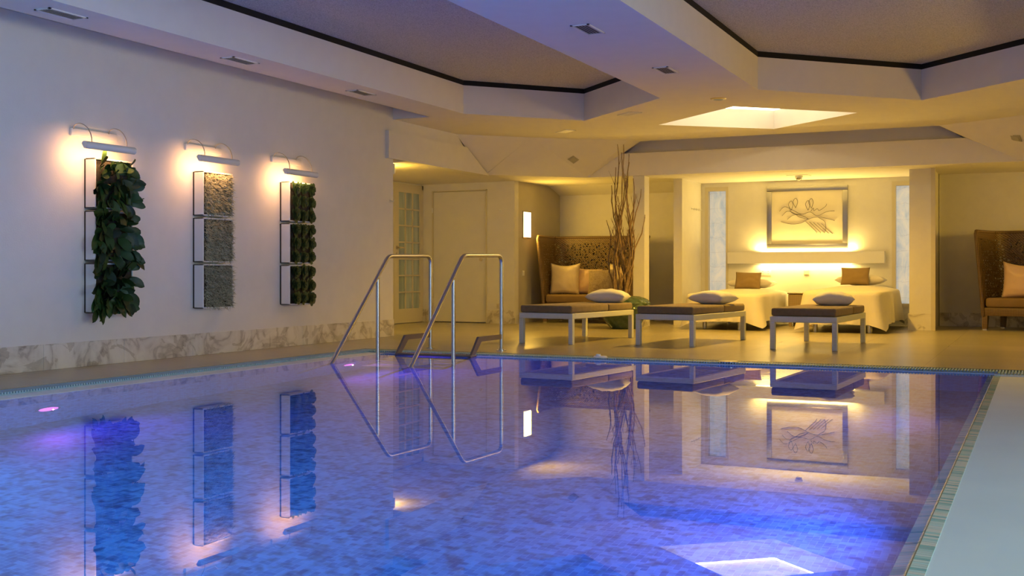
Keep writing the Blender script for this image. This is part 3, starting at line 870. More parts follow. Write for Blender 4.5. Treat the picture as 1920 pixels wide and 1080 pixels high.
# ------------------------------------------------------------------ wicker sofas
def make_sofa():
    t = thing('wicker_sofa', '', 'sofa', group='high-backed wicker sofas')
    W, D, ZB, ZT = 1.46, 0.80, 0.20, 1.375
    # shell path in plan, front left -> back left -> back right -> front right
    path = []; rad = 0.12
    path += [(0.0, 0.0), (0.0, 0.2), (0.0, 0.4), (0.0, D - rad)]
    for k in range(1, 7):
        a = PI - k * PI / 2 / 6; path.append((rad + rad * math.cos(a), D - rad + rad * math.sin(a)))
    for k in range(1, 8): path.append((rad + (W - 2 * rad) * k / 8, D))
    for k in range(0, 7):
        a = PI / 2 - k * PI / 2 / 6; path.append((W - rad + rad * math.cos(a), D - rad + rad * math.sin(a)))
    path += [(W, 0.4), (W, 0.2), (W, 0.0)]
    s = [0]
    for i in range(1, len(path)): s.append(s[-1] + math.hypot(path[i][0] - path[i - 1][0], path[i][1] - path[i - 1][1]))
    zs = [ZB, 0.32, 0.34, 0.6, 0.9, 1.15, 1.27, 1.29, ZT]
    def nrm(i):
        a = Vector(path[max(i - 1, 0)]); b = Vector(path[min(i + 1, len(path) - 1)]); d = (b - a).normalized()
        return Vector((-d.y, d.x))
    def shell(off):
        grid = []
        for i, p in enumerate(path):
            n = nrm(i); row = []
            for z in zs:
                fl = 0.105 * ((z - ZB) / (ZT - ZB)) ** 1.1
                q = Vector(p) + n * (off + fl)
                row.append((q.x, q.y, z, s[i], 1.0 if (0.34 <= z <= 1.27 and 0.10 < s[i] < s[-1] - 0.10) else 0.0))
            grid.append(row)
        return grid
    for nm, off in (('outer', 0.0), ('inner', -0.035)):
        m = MB(); bm = m.bm
        ma = bm.verts.layers.float.new('mask'); uv = bm.loops.layers.uv.new('UVMap')
        g = shell(off); V = []
        for row in g:
            r = []
            for (x, y, z, ss, mk) in row:
                v = bm.verts.new((x, y, z)); v[ma] = mk; r.append((v, ss, z))
            V.append(r)
        for i in range(len(V) - 1):
            for j in range(len(zs) - 1):
                c = [V[i][j], V[i + 1][j], V[i + 1][j + 1], V[i][j + 1]]
                f = bm.faces.new([a[0] for a in c])
                for lp, a in zip(f.loops, c): lp[uv].uv = (a[1] + (0.013 if nm == 'inner' else 0), a[2])
        part(m, 'back_shell', M['wickerhole'], t, 50)
    # rolled rim all round the shell edge
    m = MB()
    rim = []
    for z in (ZB, 0.5, 0.9, ZT - 0.03):
        fl = 0.105 * ((z - ZB) / (ZT - ZB)) ** 1.1; n = nrm(0); q = Vector(path[0]) + n * (fl - 0.017); rim.append((q.x, q.y, z))
    for i in range(0, len(path)):
        n = nrm(i); q = Vector(path[i]) + n * (0.105 - 0.017); rim.append((q.x, q.y + (0.03 if i in (0, len(path) - 1) else 0), ZT))
    for z in (ZT - 0.03, 0.9, 0.5, ZB):
        fl = 0.105 * ((z - ZB) / (ZT - ZB)) ** 1.1; n = nrm(len(path) - 1); q = Vector(path[-1]) + n * (fl - 0.017); rim.append((q.x, q.y, z))
    m.tube(rim, 0.027, 8)
    part(m, 'rim', M['wicker'], t, 60)
    m = MB(); m.box(0.02, W - 0.02, -0.005, D - 0.03, 0.20, 0.315, 0.012, 2)
    part(m, 'seat_frame', M['wicker'], t, 40)
    m = MB(); m.box(0.05, W - 0.05, -0.02, D - 0.08, 0.318, 0.45, 0.035, 4)
    part(m, 'seat_cushion', M['seat'], t, 60)
    for (x, y, ix, iy) in ((0.0, 0.0, 1, 1), (W - 0.07, 0.0, -1, 1), (0.02, D - 0.10, 1, -1), (W - 0.09, D - 0.10, -1, -1)):
        m = MB(); vs = m.box(x, x + 0.075, y, y + 0.075, 0.018, 0.21)
        for v in vs:
            if v.co.z < 0.1: v.co.x += (0.012 if ix > 0 else -0.012) * (1 if (v.co.x - x - 0.037) * ix > 0 else 0) * -1; v.co.y += (-0.015 if v.co.y > y + 0.04 else 0)
        lg = part(m, 'leg', M['wicker'], t)
        m = MB(); m.box(x + 0.006, x + 0.062, y + 0.004, y + 0.058, 0, 0.02)
        part(m, 'foot_cap', M['steel'], lg)
    return t
SA = make_sofa()
SA['label'] = 'brown high-backed wicker sofa in the left alcove with several cushions'
SA.location = (-7.20, 16.66, 0); SA.rotation_euler = (0, 0, math.radians(3))
SR = dup(SA, 'brown high-backed wicker sofa in the right alcove, cut by the photo edge', (-0.73, 17.04, 0), math.radians(-16))

GC = 'cushions on the left wicker sofa'
pillow('cushion', 'cream satin cushion in the left corner of the wicker sofa', 'cushion', M['creamsatin'], (-6.95, 16.98, 0.70), (0.50, 0.52, 0.17), -0.16, 0.12, 0, GC, 11, 0.03, 0.08)
pillow('cushion', 'peach satin cushion behind the shaggy one on the wicker sofa', 'cushion', M['peach'], (-6.58, 17.10, 0.655), (0.46, 0.42, 0.15), -0.16, 0.05, 0.03, GC, 12, 0.0, 0.05)
pillow('cushion', 'shaggy beige cushion in the middle of the wicker sofa', 'cushion', M['shaggy'], (-6.30, 16.93, 0.645), (0.46, 0.41, 0.17), -0.2, 0.0, -0.04, GC, 13, 0.0, 0.04)
pillow('cushion', 'cream satin cushion half hidden by the dry branches', 'cushion', M['creamsatin'], (-6.02, 17.16, 0.70), (0.50, 0.50, 0.15), -0.16, 0.05, 0, GC, 14, 0.03, 0.08)
pillow('cushion', 'pale cushion at the pillar end of the wicker sofa', 'cushion', M['peach'], (-5.90, 16.99, 0.69), (0.34, 0.46, 0.12), -0.16, -0.5, 0, GC, 15, 0.03, 0.08)
pillow('cushion', 'golden satin cushion on the wicker sofa in the right alcove', 'cushion', M['peach'], (-0.16, 17.10, 0.70), (0.66, 0.52, 0.19), -0.14, -0.28, 0, None, 16, 0.05, 0.07)

# ------------------------------------------------------------------ vase and dry branches
t = thing('ceramic_vase', 'wide green glazed vase with diamond relief, holding dry branches', 'vase', (-5.38, 15.36, 0))
prof = []
for k in range(41):
    u = k / 40; z = 0.005 + 0.455 * u
    r = 0.185 + 0.175 * math.sin(min(1, u * 1.28) * PI / 2) ** 0.9 if u < 0.78 else 0.36 - 0.12 * ((u - 0.78) / 0.22) ** 2
    prof.append((r, z))
prof += [(0.225, 0.452), (0.22, 0.40), (0.20, 0.2), (0.02, 0.19)]
def relief(k, j):
    if j > 38: return 0
    amp = 0.022 if j > 24 else 0.005
    return amp * abs(math.sin((k / 96 * 24 + j / 4.0) * PI / 2)) * abs(math.sin((k / 96 * 24 - j / 4.0) * PI / 2))
m = MB(); m.lathe(prof, n=96, fn=relief)
part(m, 'vase_body', M['vase'], t, 25)

VX, VY = -5.38, 15.36
tops = [(-5.44, 15.25, 2.62), (-5.31, 15.15, 2.60), (-5.38, 15.25, 2.50), (-5.24, 15.2, 2.47), (-5.48, 15.3, 2.30), (-5.56, 15.35, 2.05),
        (-5.10, 15.3, 1.98), (-5.16, 15.2, 1.78), (-5.33, 15.45, 2.38), (-5.62, 15.3, 1.55), (-5.50, 15.45, 1.9), (-5.08, 15.4, 1.62), (-5.28, 15.5, 2.15),
        (-5.40, 15.48, 2.22), (-5.20, 15.38, 1.92), (-5.34, 15.12, 1.72), (-5.48, 15.18, 1.45), (-5.22, 15.10, 1.40)]
for i, (tx, ty, tz) in enumerate(tops):
    rnd = random.Random(30 + i)
    m = MB()
    bx, by = VX + rnd.uniform(-0.12, 0.12), VY + rnd.uniform(-0.10, 0.10)
    pts = []; K = 16
    ph = rnd.uniform(0, 6)
    for k in range(K + 1):
        u = k / K
        wob = math.sin(u * PI) * 0.05
        pts.append(Vector((bx + (tx - bx) * u + wob * math.sin(u * 7 + ph) + rnd.uniform(-.008, .008), by + (ty - by) * u + wob * math.cos(u * 6 + ph), 0.22 + (tz - 0.22) * u)))
    rr = [0.020 * (1 - 0.75 * k / K) * rnd.uniform(0.85, 1.15) for k in range(K + 1)]
    m.tube(pts, rr, 6)
    for q in range(rnd.randint(3, 5)):
        k = rnd.randint(5, K - 2); p = pts[k]
        ln = rnd.uniform(0.12, 0.42) * (1 - 0.4 * k / K)
        an = rnd.uniform(0, 2 * PI); d = Vector((math.cos(an) * 0.32, math.sin(an) * 0.2, 1)).normalized()
        sub = [p]
        for z in range(1, 6):
            d = (d + Vector((rnd.uniform(-.12, .12), rnd.uniform(-.1, .1), 0.06))).normalized(); nx = sub[-1] + d * ln / 5
            nx.z = min(nx.z, 2.66); sub.append(nx)
        m.tube(sub, [rr[k] * 0.6 * (1 - 0.16 * z) for z in range(6)], 5)
        if rnd.random() < 0.6:
            e = sub[3]; d2 = Vector((rnd.uniform(-.6, .6), rnd.uniform(-.4, .4), 0.7)).normalized()
            m.tube([e, e + d2 * 0.04, e + d2 * 0.075 + Vector((0, 0, .01))], [rr[k] * 0.35, rr[k] * 0.3, rr[k] * 0.15], 4)
    o = m.build('dried_branch', M['branch'], None, 60)
    tag(o, 'dry brown branch in the green vase, ' + ['tallest of all, at the upper left', 'second tallest, with the highest forked tip', 'straight tall one between the tallest two', 'tall one leaning towards the pillar',
        'tall one bending over the sofa side', 'middling one leaning farthest over the wicker sofa', 'middling one reaching across the white pillar', 'shorter one in front of the white pillar',
        'tall rear one close to the pillar', 'shortest one, on the sofa side', 'middling rear one on the sofa side', 'short one leaning most to the pillar side', 'middling rear one nearest the pillar',
        'tall rear one in the middle of the bunch', 'middling one between the middle and the pillar', 'middling front one in the middle', 'short front one on the sofa side', 'shortest front one on the pillar side'][i], 'branch', 'dry branches in the green vase')

# ------------------------------------------------------------------ pool steps with handrails
t = thing('pool_steps', 'steel pool handrails with brown step brackets at the far left corner', 'pool handrail', (-5.42, 10.2, 0))
ox, oy = -5.42, 10.2
for hx in (-5.835, -5.005):
    x = hx - ox
    pts = []
    P0 = Vector((x, 8.15 - oy, -0.54)); P1 = Vector((x, 9.655 - oy, 0.962)); P2 = Vector((x, 10.51 - oy, 0.975)); P3 = Vector((x, 10.51 - oy, 0.0))
    def fillet(a, b, c, r):
        d1 = (a - b).normalized(); d2 = (c - b).normalized(); out = []
        s_, e_ = b + d1 * r, b + d2 * r
        for k in range(9):
            u = k / 8; out.append((s_ * (1 - u) + b * u) * (1 - u) + (b * (1 - u) + e_ * u) * u)
        return out
    pts = [P0] + fillet(P0, P1, P2, 0.06) + fillet(P1, P2, P3, 0.09) + [P3]
    m = MB(); m.tube(pts, 0.0205, 14)
    hr = part(m, 'handrail', M['steel'], t, 60)
    m = MB(); m.tube([(x, 9.46 - oy, 0.75), (x, 9.46 - oy, -0.9)], 0.020, 14)
    part(m, 'post', M['steel'], hr, 60)
    m = MB(); m.cyl((x, 10.51 - oy, 0.0), 0.052, 0.008, 24); m.cyl((x, 10.51 - oy, 0.008), 0.028, 0.012, 20)
    part(m, 'base_flange', M['steel'], hr, 40)
    s1 = 0.02 if x < 0 else -0.03
    m = MB()
    # flat bent stringer
    m.prism([(9.79 - oy, -0.03), (9.975 - oy, 0.168), (10.51 - oy, 0.168), (10.51 - oy, 0.118), (10.03 - oy, 0.118), (9.865 - oy, -0.03), (9.30 - oy, -0.75), (9.22 - oy, -0.75)], 'x', x - 0.012, x + 0.012)
    part(m, 'step_bracket', M['brown'], t)
m = MB(); m.box(-5.84 - ox, -4.99 - ox, 9.79 - oy, 9.92 - oy, -0.022, -0.004, 0.004, 1)
part(m, 'tread', M['brown'], t)
for k in range(1, 5):
    m = MB(); yy = 9.78 - 0.13 * k; zz = -0.02 - 0.16 * k
    m.box(-5.83 - ox, -5.0 - ox, yy - oy - 0.1, yy - oy + 0.14, zz - 0.03, zz, 0.005, 1)
    part(m, 'tread', M['coping'], t, label='pale underwater tread')

# ------------------------------------------------------------------ underwater lamps
GL = 'round lamps in the pool walls'
def pool_lamp(label, x, y, z, side, blue=False, energy=60, col=VIOLET):
    t = thing('pool_lamp', label, 'pool light', (x, y, z), 0, GL)
    s_ = 1 if side == 'left' else -1
    m = MB(); m.tube([(0, 0, 0), (0.018 * s_, 0, 0)], 0.105, 28); part(m, 'lamp_rim', M['steel'], t, 40)
    m = MB(); m.tube([(0.018 * s_, 0, 0), (0.026 * s_, 0, 0)], [0.085, 0.075], 28); part(m, 'lens', M['e_poolb'] if blue else M['e_pool'], t, 40)
    l = light('pool_lamp_beam', 'SPOT', (x + 0.06 * s_, y, z), energy, col, (0, s_ * -PI / 2, 0), 0.004, spot=math.radians(165), blend=0.8)
    return t
pool_lamp('violet glowing round lamp in the left pool wall nearest the camera', PX0, 5.63, -0.80, 'left', energy=50)
pool_lamp('violet glowing round lamp in the left pool wall beside the handrails', PX0, 9.30, -0.78, 'left', energy=60)
pool_lamp('violet glowing round lamp in the tiled right pool wall', PX1, 8.06, -0.74, 'right', energy=30)
pool_lamp('added unseen blue round lamp in the left pool wall, before the frame edge', PX0, 3.2, -0.80, 'left', True, 270, BLUE)  # unseen lamp, added to light the near water blue
pool_lamp('added unseen blue round lamp low in the right pool wall, below the ledge', PX1, 5.0, -0.78, 'right', True, 170, (0.16, 0.20, 1.0))  # added out of view to light the pool from the right
pool_lamp('added unseen blue round lamp in the right pool wall, closest to the viewer', PX1, 2.2, -0.78, 'right', True, 270, BLUE)  # another unseen lamp, put in for the blue of the near water
for (x, y) in ((-3.2, 2.6), (-3.4, 6.6), (-4.6, 4.2)):
    pass

# ------------------------------------------------------------------ wall planters and picture lamps
def planter(x, y0, y1, z0, z1, name_lbl, plant, seed, group):
    cy, D = (y0 + y1) / 2, 0.13
    t = thing('wall_planter', name_lbl, 'wall planter', (XW, cy, z0), 0, group)
    hw, H = (y1 - y0) / 2, z1 - z0
    m = MB()
    w_ = 0.014
    m.box(0.02, D, -hw, -hw + w_, 0, H, 0.003, 1); m.box(0.02, D, hw - w_, hw, 0, H, 0.003, 1)
    m.box(0.02, D, -hw, hw, 0, w_, 0.003, 1); m.box(0.02, D, -hw, hw, H - w_, H, 0.003, 1)
    part(m, 'planter_box', M['white'], t)
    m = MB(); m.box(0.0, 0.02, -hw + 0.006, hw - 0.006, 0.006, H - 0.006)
    part(m, 'wall_bracket', M['glossblack'], t)  # black and nearly box-sized so the gap at the wall reads as shadow
    m = MB(); m.box(0.02, D - 0.012, -hw + w_, hw - w_, w_, H - w_)
    part(m, 'planting_mat', M['soil'], t)
    rnd = random.Random(seed)
    if plant == 'leaf':
        m = MB(); bm = m.bm
        for q in range(74):
            by, bz = rnd.uniform(-hw + 0.02, hw - 0.05), rnd.uniform(0.03, H - 0.03)
            ln, wd = rnd.uniform(0.11, 0.165), rnd.uniform(0.062, 0.092)
            d = Vector((rnd.uniform(0.2, 0.7), by / hw * 0.75 + rnd.uniform(-0.8, 0.75), (bz - H / 2) / H * 1.0 + rnd.uniform(-0.9, 0.6))).normalized()
            sd = d.cross(Vector((1, rnd.uniform(-.5, .5), rnd.uniform(-.4, .4)))).normalized()
            nr = sd.cross(d)
            base = Vector((D - 0.02 + rnd.uniform(0, 0.03), by, bz)); prev = None; K = 8
            for k in range(K + 1):
                u = k / K
                wdt = wd / 2 * max(0.03, max(0.0, 1 - abs(2 * (u - 0.04) / 0.98 - 1) ** 2.4)) ** 0.6 * (1 if u < 0.8 else 0.88) if k < K else 0.002
                c = base + d * ln * u + Vector((0, 0, -0.03 * u * u)) + nr * (0.012 * math.sin(u * PI))
                cur = (bm.verts.new(c - sd * wdt + nr * 0.008), bm.verts.new(c), bm.verts.new(c + sd * wdt + nr * 0.008))
                if prev:
                    bm.faces.new((prev[0], prev[1], cur[1], cur[0])); bm.faces.new((prev[1], prev[2], cur[2], cur[1]))
                prev = cur
        part(m, 'foliage', M['leaf'], t, 60, recalc=False)
    elif plant == 'air':
        m = MB(); bm = m.bm
        for q in range(2600):
            by, bz = rnd.uniform(-hw + 0.03, hw - 0.015), rnd.uniform(0.02, H - 0.02)
            ln = rnd.uniform(0.03, 0.075)
            d = Vector((rnd.uniform(0.2, 1), rnd.uniform(-0.7, 0.8), rnd.uniform(-0.9, 0.6))).normalized()
            sd = d.orthogonal().normalized() * 0.0022
            b0 = Vector((D - 0.015 + rnd.uniform(-.005, 0.012), by, bz)); mid = b0 + d * ln * 0.55; tip = mid + (d + Vector((rnd.uniform(-.5, .5), rnd.uniform(-.5, .5), rnd.uniform(-.5, .3)))).normalized() * ln * 0.45
            a = bm.verts.new(b0 - sd); b = bm.verts.new(b0 + sd); c = bm.verts.new(mid + sd); e = bm.verts.new(mid - sd); f = bm.verts.new(tip)
            bm.faces.new((a, b, c, e)); bm.faces.new((e, c, f))
        part(m, 'foliage', M['airplant'], t, recalc=False)
    else:
        for gy in range(3):
            for gz in range(3):
                m = MB(); bm = m.bm
                cy_ = -hw + 0.085 + gy * (2 * hw - 0.14) / 2; cz_ = 0.07 + gz * (H - 0.14) / 2
                for q in range(34):
                    lay = q / 34; an = q * 2.399; rr_ = 0.086 * (1 - lay * 0.8) * rnd.uniform(0.75, 1.2)
                    px_ = D - 0.005 + 0.055 * lay
                    d = Vector((0.25 + lay * 0.8, math.cos(an), math.sin(an))).normalized()
                    sd = d.cross(Vector((1, 0, 0))).normalized()
                    b0 = Vector((px_, cy_, cz_))
                    ps = []
                    for (u, ww) in ((0, 0.012), (0.5, 0.024), (0.85, 0.026), (1.0, 0.010)):
                        c = b0 + d * rr_ * u + Vector((0.010 * math.sin(u * PI), 0, 0))
                        ps.append((bm.verts.new(c - sd * ww), bm.verts.new(c + sd * ww)))
                    for k in range(3): bm.faces.new((ps[k][0], ps[k][1], ps[k + 1][1], ps[k + 1][0]))
                part(m, 'succulent', M['succulent'], t, 60, recalc=False)
    return t
rowz = [(1.345, 1.775), (0.898, 1.328), (0.452, 0.882)]
rown = ['topmost', 'middle', 'lowest']
for ci, (y0, y1, plant, desc, gname) in enumerate((
        (7.24, 7.69, 'leaf', 'white wall planter with broad dark green leaves', 'leafy wall planters'),
        (8.61, 9.06, 'air', 'white wall planter with wiry grey-green air plants', 'air plant wall planters'),
        (9.99, 10.41, 'rosette', 'white wall planter with dark succulent clumps', 'succulent wall planters'))):
    for ri, (z0, z1) in enumerate(rowz):
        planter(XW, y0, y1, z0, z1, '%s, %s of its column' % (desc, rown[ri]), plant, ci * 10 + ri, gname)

def picture_lamp(label, y0, y1, z, zb):
    L_ = y1 - y0; cy = (y0 + y1) / 2
    t = thing('picture_lamp', label, 'wall lamp', (XW, cy, z), 0, 'white picture lamps on the left wall')
    m = MB(); m.box(0, 0.028, -0.22, 0.30, -0.035, 0.03, 0.006, 2); part(m, 'back_plate', M['white'], t, 40)
    bx = 0.235; dz = zb - z
    for yy in (-0.20, 0.20):
        pts = []
        for k in range(15):
            u = k / 14; a = PI - u * PI * 1.02
            pts.append((0.028 + (bx - 0.028) * (0.5 - 0.5 * math.cos(u * PI)), yy, 0.02 + 0.075 * math.sin(u * PI) + (dz + 0.01) * u ** 1.6))
        m = MB(); m.tube(pts, 0.0045, 6); part(m, 'arm', M['brass'], t, 60)
    # half-open tube shade, open towards the wall
    m = MB(); bm = m.bm; R = 0.031; n = 14; hl = 0.285
    a0, a1 = math.radians(-95), math.radians(160)
    ring = [[], []]
    for e, yy in enumerate((-hl, hl)):
        for k in range(n + 1):
            a = a0 + (a1 - a0) * k / n
            ring[e].append((bm.verts.new((bx + R * math.cos(a), yy, dz + R * math.sin(a))), bm.verts.new((bx + (R - 0.003) * math.cos(a), yy, dz + (R - 0.003) * math.sin(a)))))
    for k in range(n):
        bm.faces.new((ring[0][k][0], ring[0][k + 1][0], ring[1][k + 1][0], ring[1][k][0]))
        bm.faces.new((ring[0][k][1], ring[1][k][1], ring[1][k + 1][1], ring[0][k + 1][1]))
    for e in (0, 1):
        bm.faces.new([p[0] for p in ring[e]])
    part(m, 'lamp_shade', M['white'], t, 50)
    m = MB(); m.tube([(bx - 0.008, -hl + 0.03, dz - 0.006), (bx - 0.008, hl - 0.03, dz - 0.006)], 0.009, 10)
    part(m, 'bulb_tube', M['e_tube'], t, 60)
    light('picture_lamp_glow', 'AREA', (XW + bx - 0.02, cy, zb - 0.014), 5, PEACH, (0, math.radians(52), 0), 0.03, 0.5, spread=math.radians(170))
    return t
picture_lamp('white picture lamp above the broad-leaved planters', 7.00, 7.60, 1.985, 1.858)
picture_lamp('white picture lamp above the grey air plant planters', 8.41, 9.01, 2.00, 1.878)
picture_lamp('white picture lamp above the succulent planters', 9.75, 10.35, 2.005, 1.862)

# ------------------------------------------------------------------ wall lights
def sconce(label, loc, size, rz, depth=0.05):
    t = thing('wall_sconce', label, 'wall light', loc, rz, None)
    w_, h_ = size
    m = MB(); m.box(-w_ / 2 - 0.02, w_ / 2 + 0.02, -depth * 0.5, 0, -h_ / 2 - 0.02, h_ / 2 + 0.02, 0.004, 1); part(m, 'back_box', M['brass'], t)
    m = MB(); m.box(-w_ / 2, w_ / 2, -depth, -depth * 0.5, -h_ / 2, h_ / 2, 0.004, 1); part(m, 'glass_shade', M['e_sconce'], t)
    return t
sconce('tall glowing rectangular wall light on the grey alcove side wall', (-7.46, 16.59, 1.565), (0.25, 0.40), PI / 2, 0.03)
light('alcove_sconce_glow', 'AREA', (-7.425, 16.59, 1.565), 24, WARM2, (0, -PI / 2, 0), 0.38, 0.23)
sconce('small glowing wall light just round the corner of the left wall', (-7.66, 12.68, 2.14), (0.12, 0.10), PI, 0.07)
light('entry_sconce_glow', 'POINT', (-7.9, 12.95, 2.10), 27, WARM2, size=0.02)
sconce('added unseen rectangular wall light on the right-hand side wall', (2.2, 11.0, 1.85), (0.27, 0.40), -PI / 2, 0.03)  # unseen fixture, added for warm light from the front right
sconce('added unseen rectangular wall light inside the right alcove', (2.2, 16.4, 1.565), (0.27, 0.40), -PI / 2, 0.03)  # added out of view to brighten the right alcove
light('alcove_sconce_glow', 'AREA', (2.165, 16.4, 1.565), 34, WARM2, (0, PI / 2, 0), 0.38, 0.25)  # light of the added fixture in the right alcove
light('added_side_glow', 'AREA', (2.165, 11.0, 1.85), 38, WARM2, (0, PI / 2, 0), 0.38, 0.25)  # light of the added, unseen side wall fixture

# ------------------------------------------------------------------ shelf light, picture, sockets
t = thing('wall_light_shelf', 'long white box shelf glowing above and below, under the framed picture', 'wall light', (-3.30, WY, 1.03))
m = MB(); m.box(-1.19, 1.19, -0.15, -0.03, -0.09, 0.09, 0.003, 1); part(m, 'box', M['white'], t)
m = MB(); m.box(-1.1, 1.1, -0.03, 0, -0.05, 0.05); part(m, 'wall_bracket', M['white'], t)
for zz in (0.075, -0.075):
    m = MB(); m.box(-0.70, 0.70, -0.029, -0.012, zz - 0.012, zz + 0.012); part(m, 'light_strip', M['e_led'], t)
light('shelf_uplight', 'AREA', (-3.30, WY - 0.06, 1.135), 40, SHELF, (PI + math.radians(0), 0, 0), 1.5, 0.05)
light('shelf_downlight', 'AREA', (-3.30, WY - 0.06, 0.925), 13, SHELF, (0, 0, 0), 1.5, 0.05)

t = thing('wall_picture', '', 'picture', (-3.275, WY, 1.655))
t['label'] = 'silver framed black line drawing hanging above the light shelf'
fw, fh, bw = 0.617, 0.487, 0.078
m = MB()
for (x0, x1, z0, z1) in ((-fw, fw, fh - bw, fh), (-fw, fw, -fh, -fh + bw), (-fw, -fw + bw, -fh + bw, fh - bw), (fw - bw, fw, -fh + bw, fh - bw)):
    m.box(x0, x1, -0.045, 0, z0, z1, 0.006, 2)
part(m, 'metal_frame', M['picmetal'], t, 30)
m = MB(); m.box(-fw + bw, fw - bw, -0.025, -0.01, -fh + bw, fh - bw)
pp = part(m, 'paper', M['paper'], t)
m = MB()
def curve(pts, r=0.0028):
    P_ = [Vector((x, -0.0265, z)) for x, z in pts]; out = []
    for i in range(len(P_) - 1):
        p0, p1, p2, p3 = P_[max(i - 1, 0)], P_[i], P_[i + 1], P_[min(i + 2, len(P_) - 1)]
        for k in range(6):
            u = k / 6
            out.append(0.5 * ((2 * p1) + (p2 - p0) * u + (2 * p0 - 5 * p1 + 4 * p2 - p3) * u * u + (3 * p1 - p0 - 3 * p2 + p3) * u ** 3))
    out.append(P_[-1]); m.tube(out, r, 4)
rndp = random.Random(5)
# a plain stand-in drawing: loose leaf sprigs over long waves
curve([(-0.42, 0.10), (-0.34, 0.17), (-0.22, 0.12), (-0.08, 0.05), (0.05, 0.08), (0.16, 0.02), (0.30, 0.08), (0.42, 0.09)])
curve([(-0.40, -0.06), (-0.25, -0.10), (-0.10, -0.09), (0.05, -0.02), (0.18, 0.0), (0.32, -0.03), (0.42, -0.06)])
curve([(-0.30, -0.03), (-0.20, 0.04), (-0.08, 0.03), (0.02, -0.02)])
for k in range(5):
    x0 = -0.02 + k * 0.06; curve([(x0, -0.06 - 0.01 * k), (x0 + 0.08, -0.14 - 0.01 * k), (x0 + 0.16, -0.22 - 0.008 * k), (x0 + 0.17, -0.25)])
for (x0, z0) in ((-0.24, 0.20), (-0.17, 0.24), (0.02, 0.20), (0.07, 0.23)):
    curve([(x0, z0 - 0.09), (x0 - 0.04, z0), (x0, z0 + 0.06), (x0 + 0.03, z0), (x0, z0 - 0.09)])
curve([(-0.27, 0.13), (-0.22, 0.07), (-0.14, 0.05), (-0.05, 0.05)])
curve([(-0.38, 0.03), (-0.30, 0.10), (-0.20, 0.07), (-0.10, 0.00), (0.04, -0.03)])
curve([(0.06, 0.09), (0.10, 0.14), (0.11, 0.10), (0.16, 0.13), (0.19, 0.10), (0.28, 0.16), (0.30, 0.20)])
curve([(0.18, -0.01), (0.27, -0.07), (0.29, -0.16), (0.27, -0.24)])
part(m, 'ink_lines', M['ink'], pp)

def small_box(name, label, cat, loc, rz, dims, mat, group=None, holes=()):
    t = thing(name, label, cat, loc, rz, group)
    w_, h_, d_ = dims
    m = MB(); m.box(-w_ / 2, w_ / 2, -d_, 0, -h_ / 2, h_ / 2, min(0.004, d_ / 3), 2); part(m, 'cover_plate', mat, t, 40)
    if holes:
        m = MB()
        for (x, z) in holes: m.tube([(x, -d_ - 0.001, z), (x, -d_ + 0.004, z)], 0.006, 8)
        part(m, 'socket_hole', M['glossblack'], t)
        t.children[-1].name = 'socket_holes' if False else t.children[-1].name
    return t
small_box('wall_socket', 'white double power socket under the light shelf', 'socket', (-3.915, WY, 0.80), 0, (0.17, 0.09, 0.012), M['white'], None, ((-0.045, 0.018), (-0.045, -0.018), (0.04, 0.018), (0.04, -0.018)))
t = small_box('wall_switch', 'small white switch on the glowing wall below the shelf', 'switch', (-3.28, WY, 0.80), 0, (0.085, 0.085, 0.012), M['cream'])
m = MB(); m.box(-0.03, 0.03, -0.018, -0.012, -0.03, 0.03, 0.002, 1); part(m, 'rocker', M['cream'], t)
t = small_box('wall_switch', 'small pale switch on the grey side wall under the wall light', 'switch', (-7.46, 16.46, 0.79), PI / 2, (0.08, 0.08, 0.012), M['white'])
m = MB(); m.box(-0.025, 0.025, -0.018, -0.012, -0.025, 0.025, 0.002, 1); part(m, 'rocker', M['white'], t)
small_box('wall_socket', 'small beige socket low on the closet wall above the marble skirting', 'socket', (-7.715, 16.1, 0.275), 0, (0.055, 0.08, 0.01), M['cream'])

def hook(label, loc, rz):
    t = thing('wall_hook', label, 'hook', loc, rz, None)
    m = MB(); m.tube([(0, 0, 0), (0, -0.006, 0)], 0.018, 14); part(m, 'base', M['white'], t, 40)
    m = MB(); m.tube([(0, -0.004, 0), (0, -0.03, -0.004), (0, -0.045, -0.018), (0, -0.05, 0.0), (0, -0.05, 0.012)], 0.006, 8); part(m, 'peg', M['white'], t, 60)
hook('small white hook on the closet wall right of the flush door', (-7.68, 16.1, 1.775), 0)
hook('small white hook at the end edge of the left wall', (XW, 12.28, 1.70), PI / 2)
for k in range(4):
    hook('tiny hook on the bright side wall beside the left window, %s from the opening' % ['first', 'second', 'third', 'fourth'][k], (-4.955, 17.34 + k * 0.13, 1.80), PI / 2)

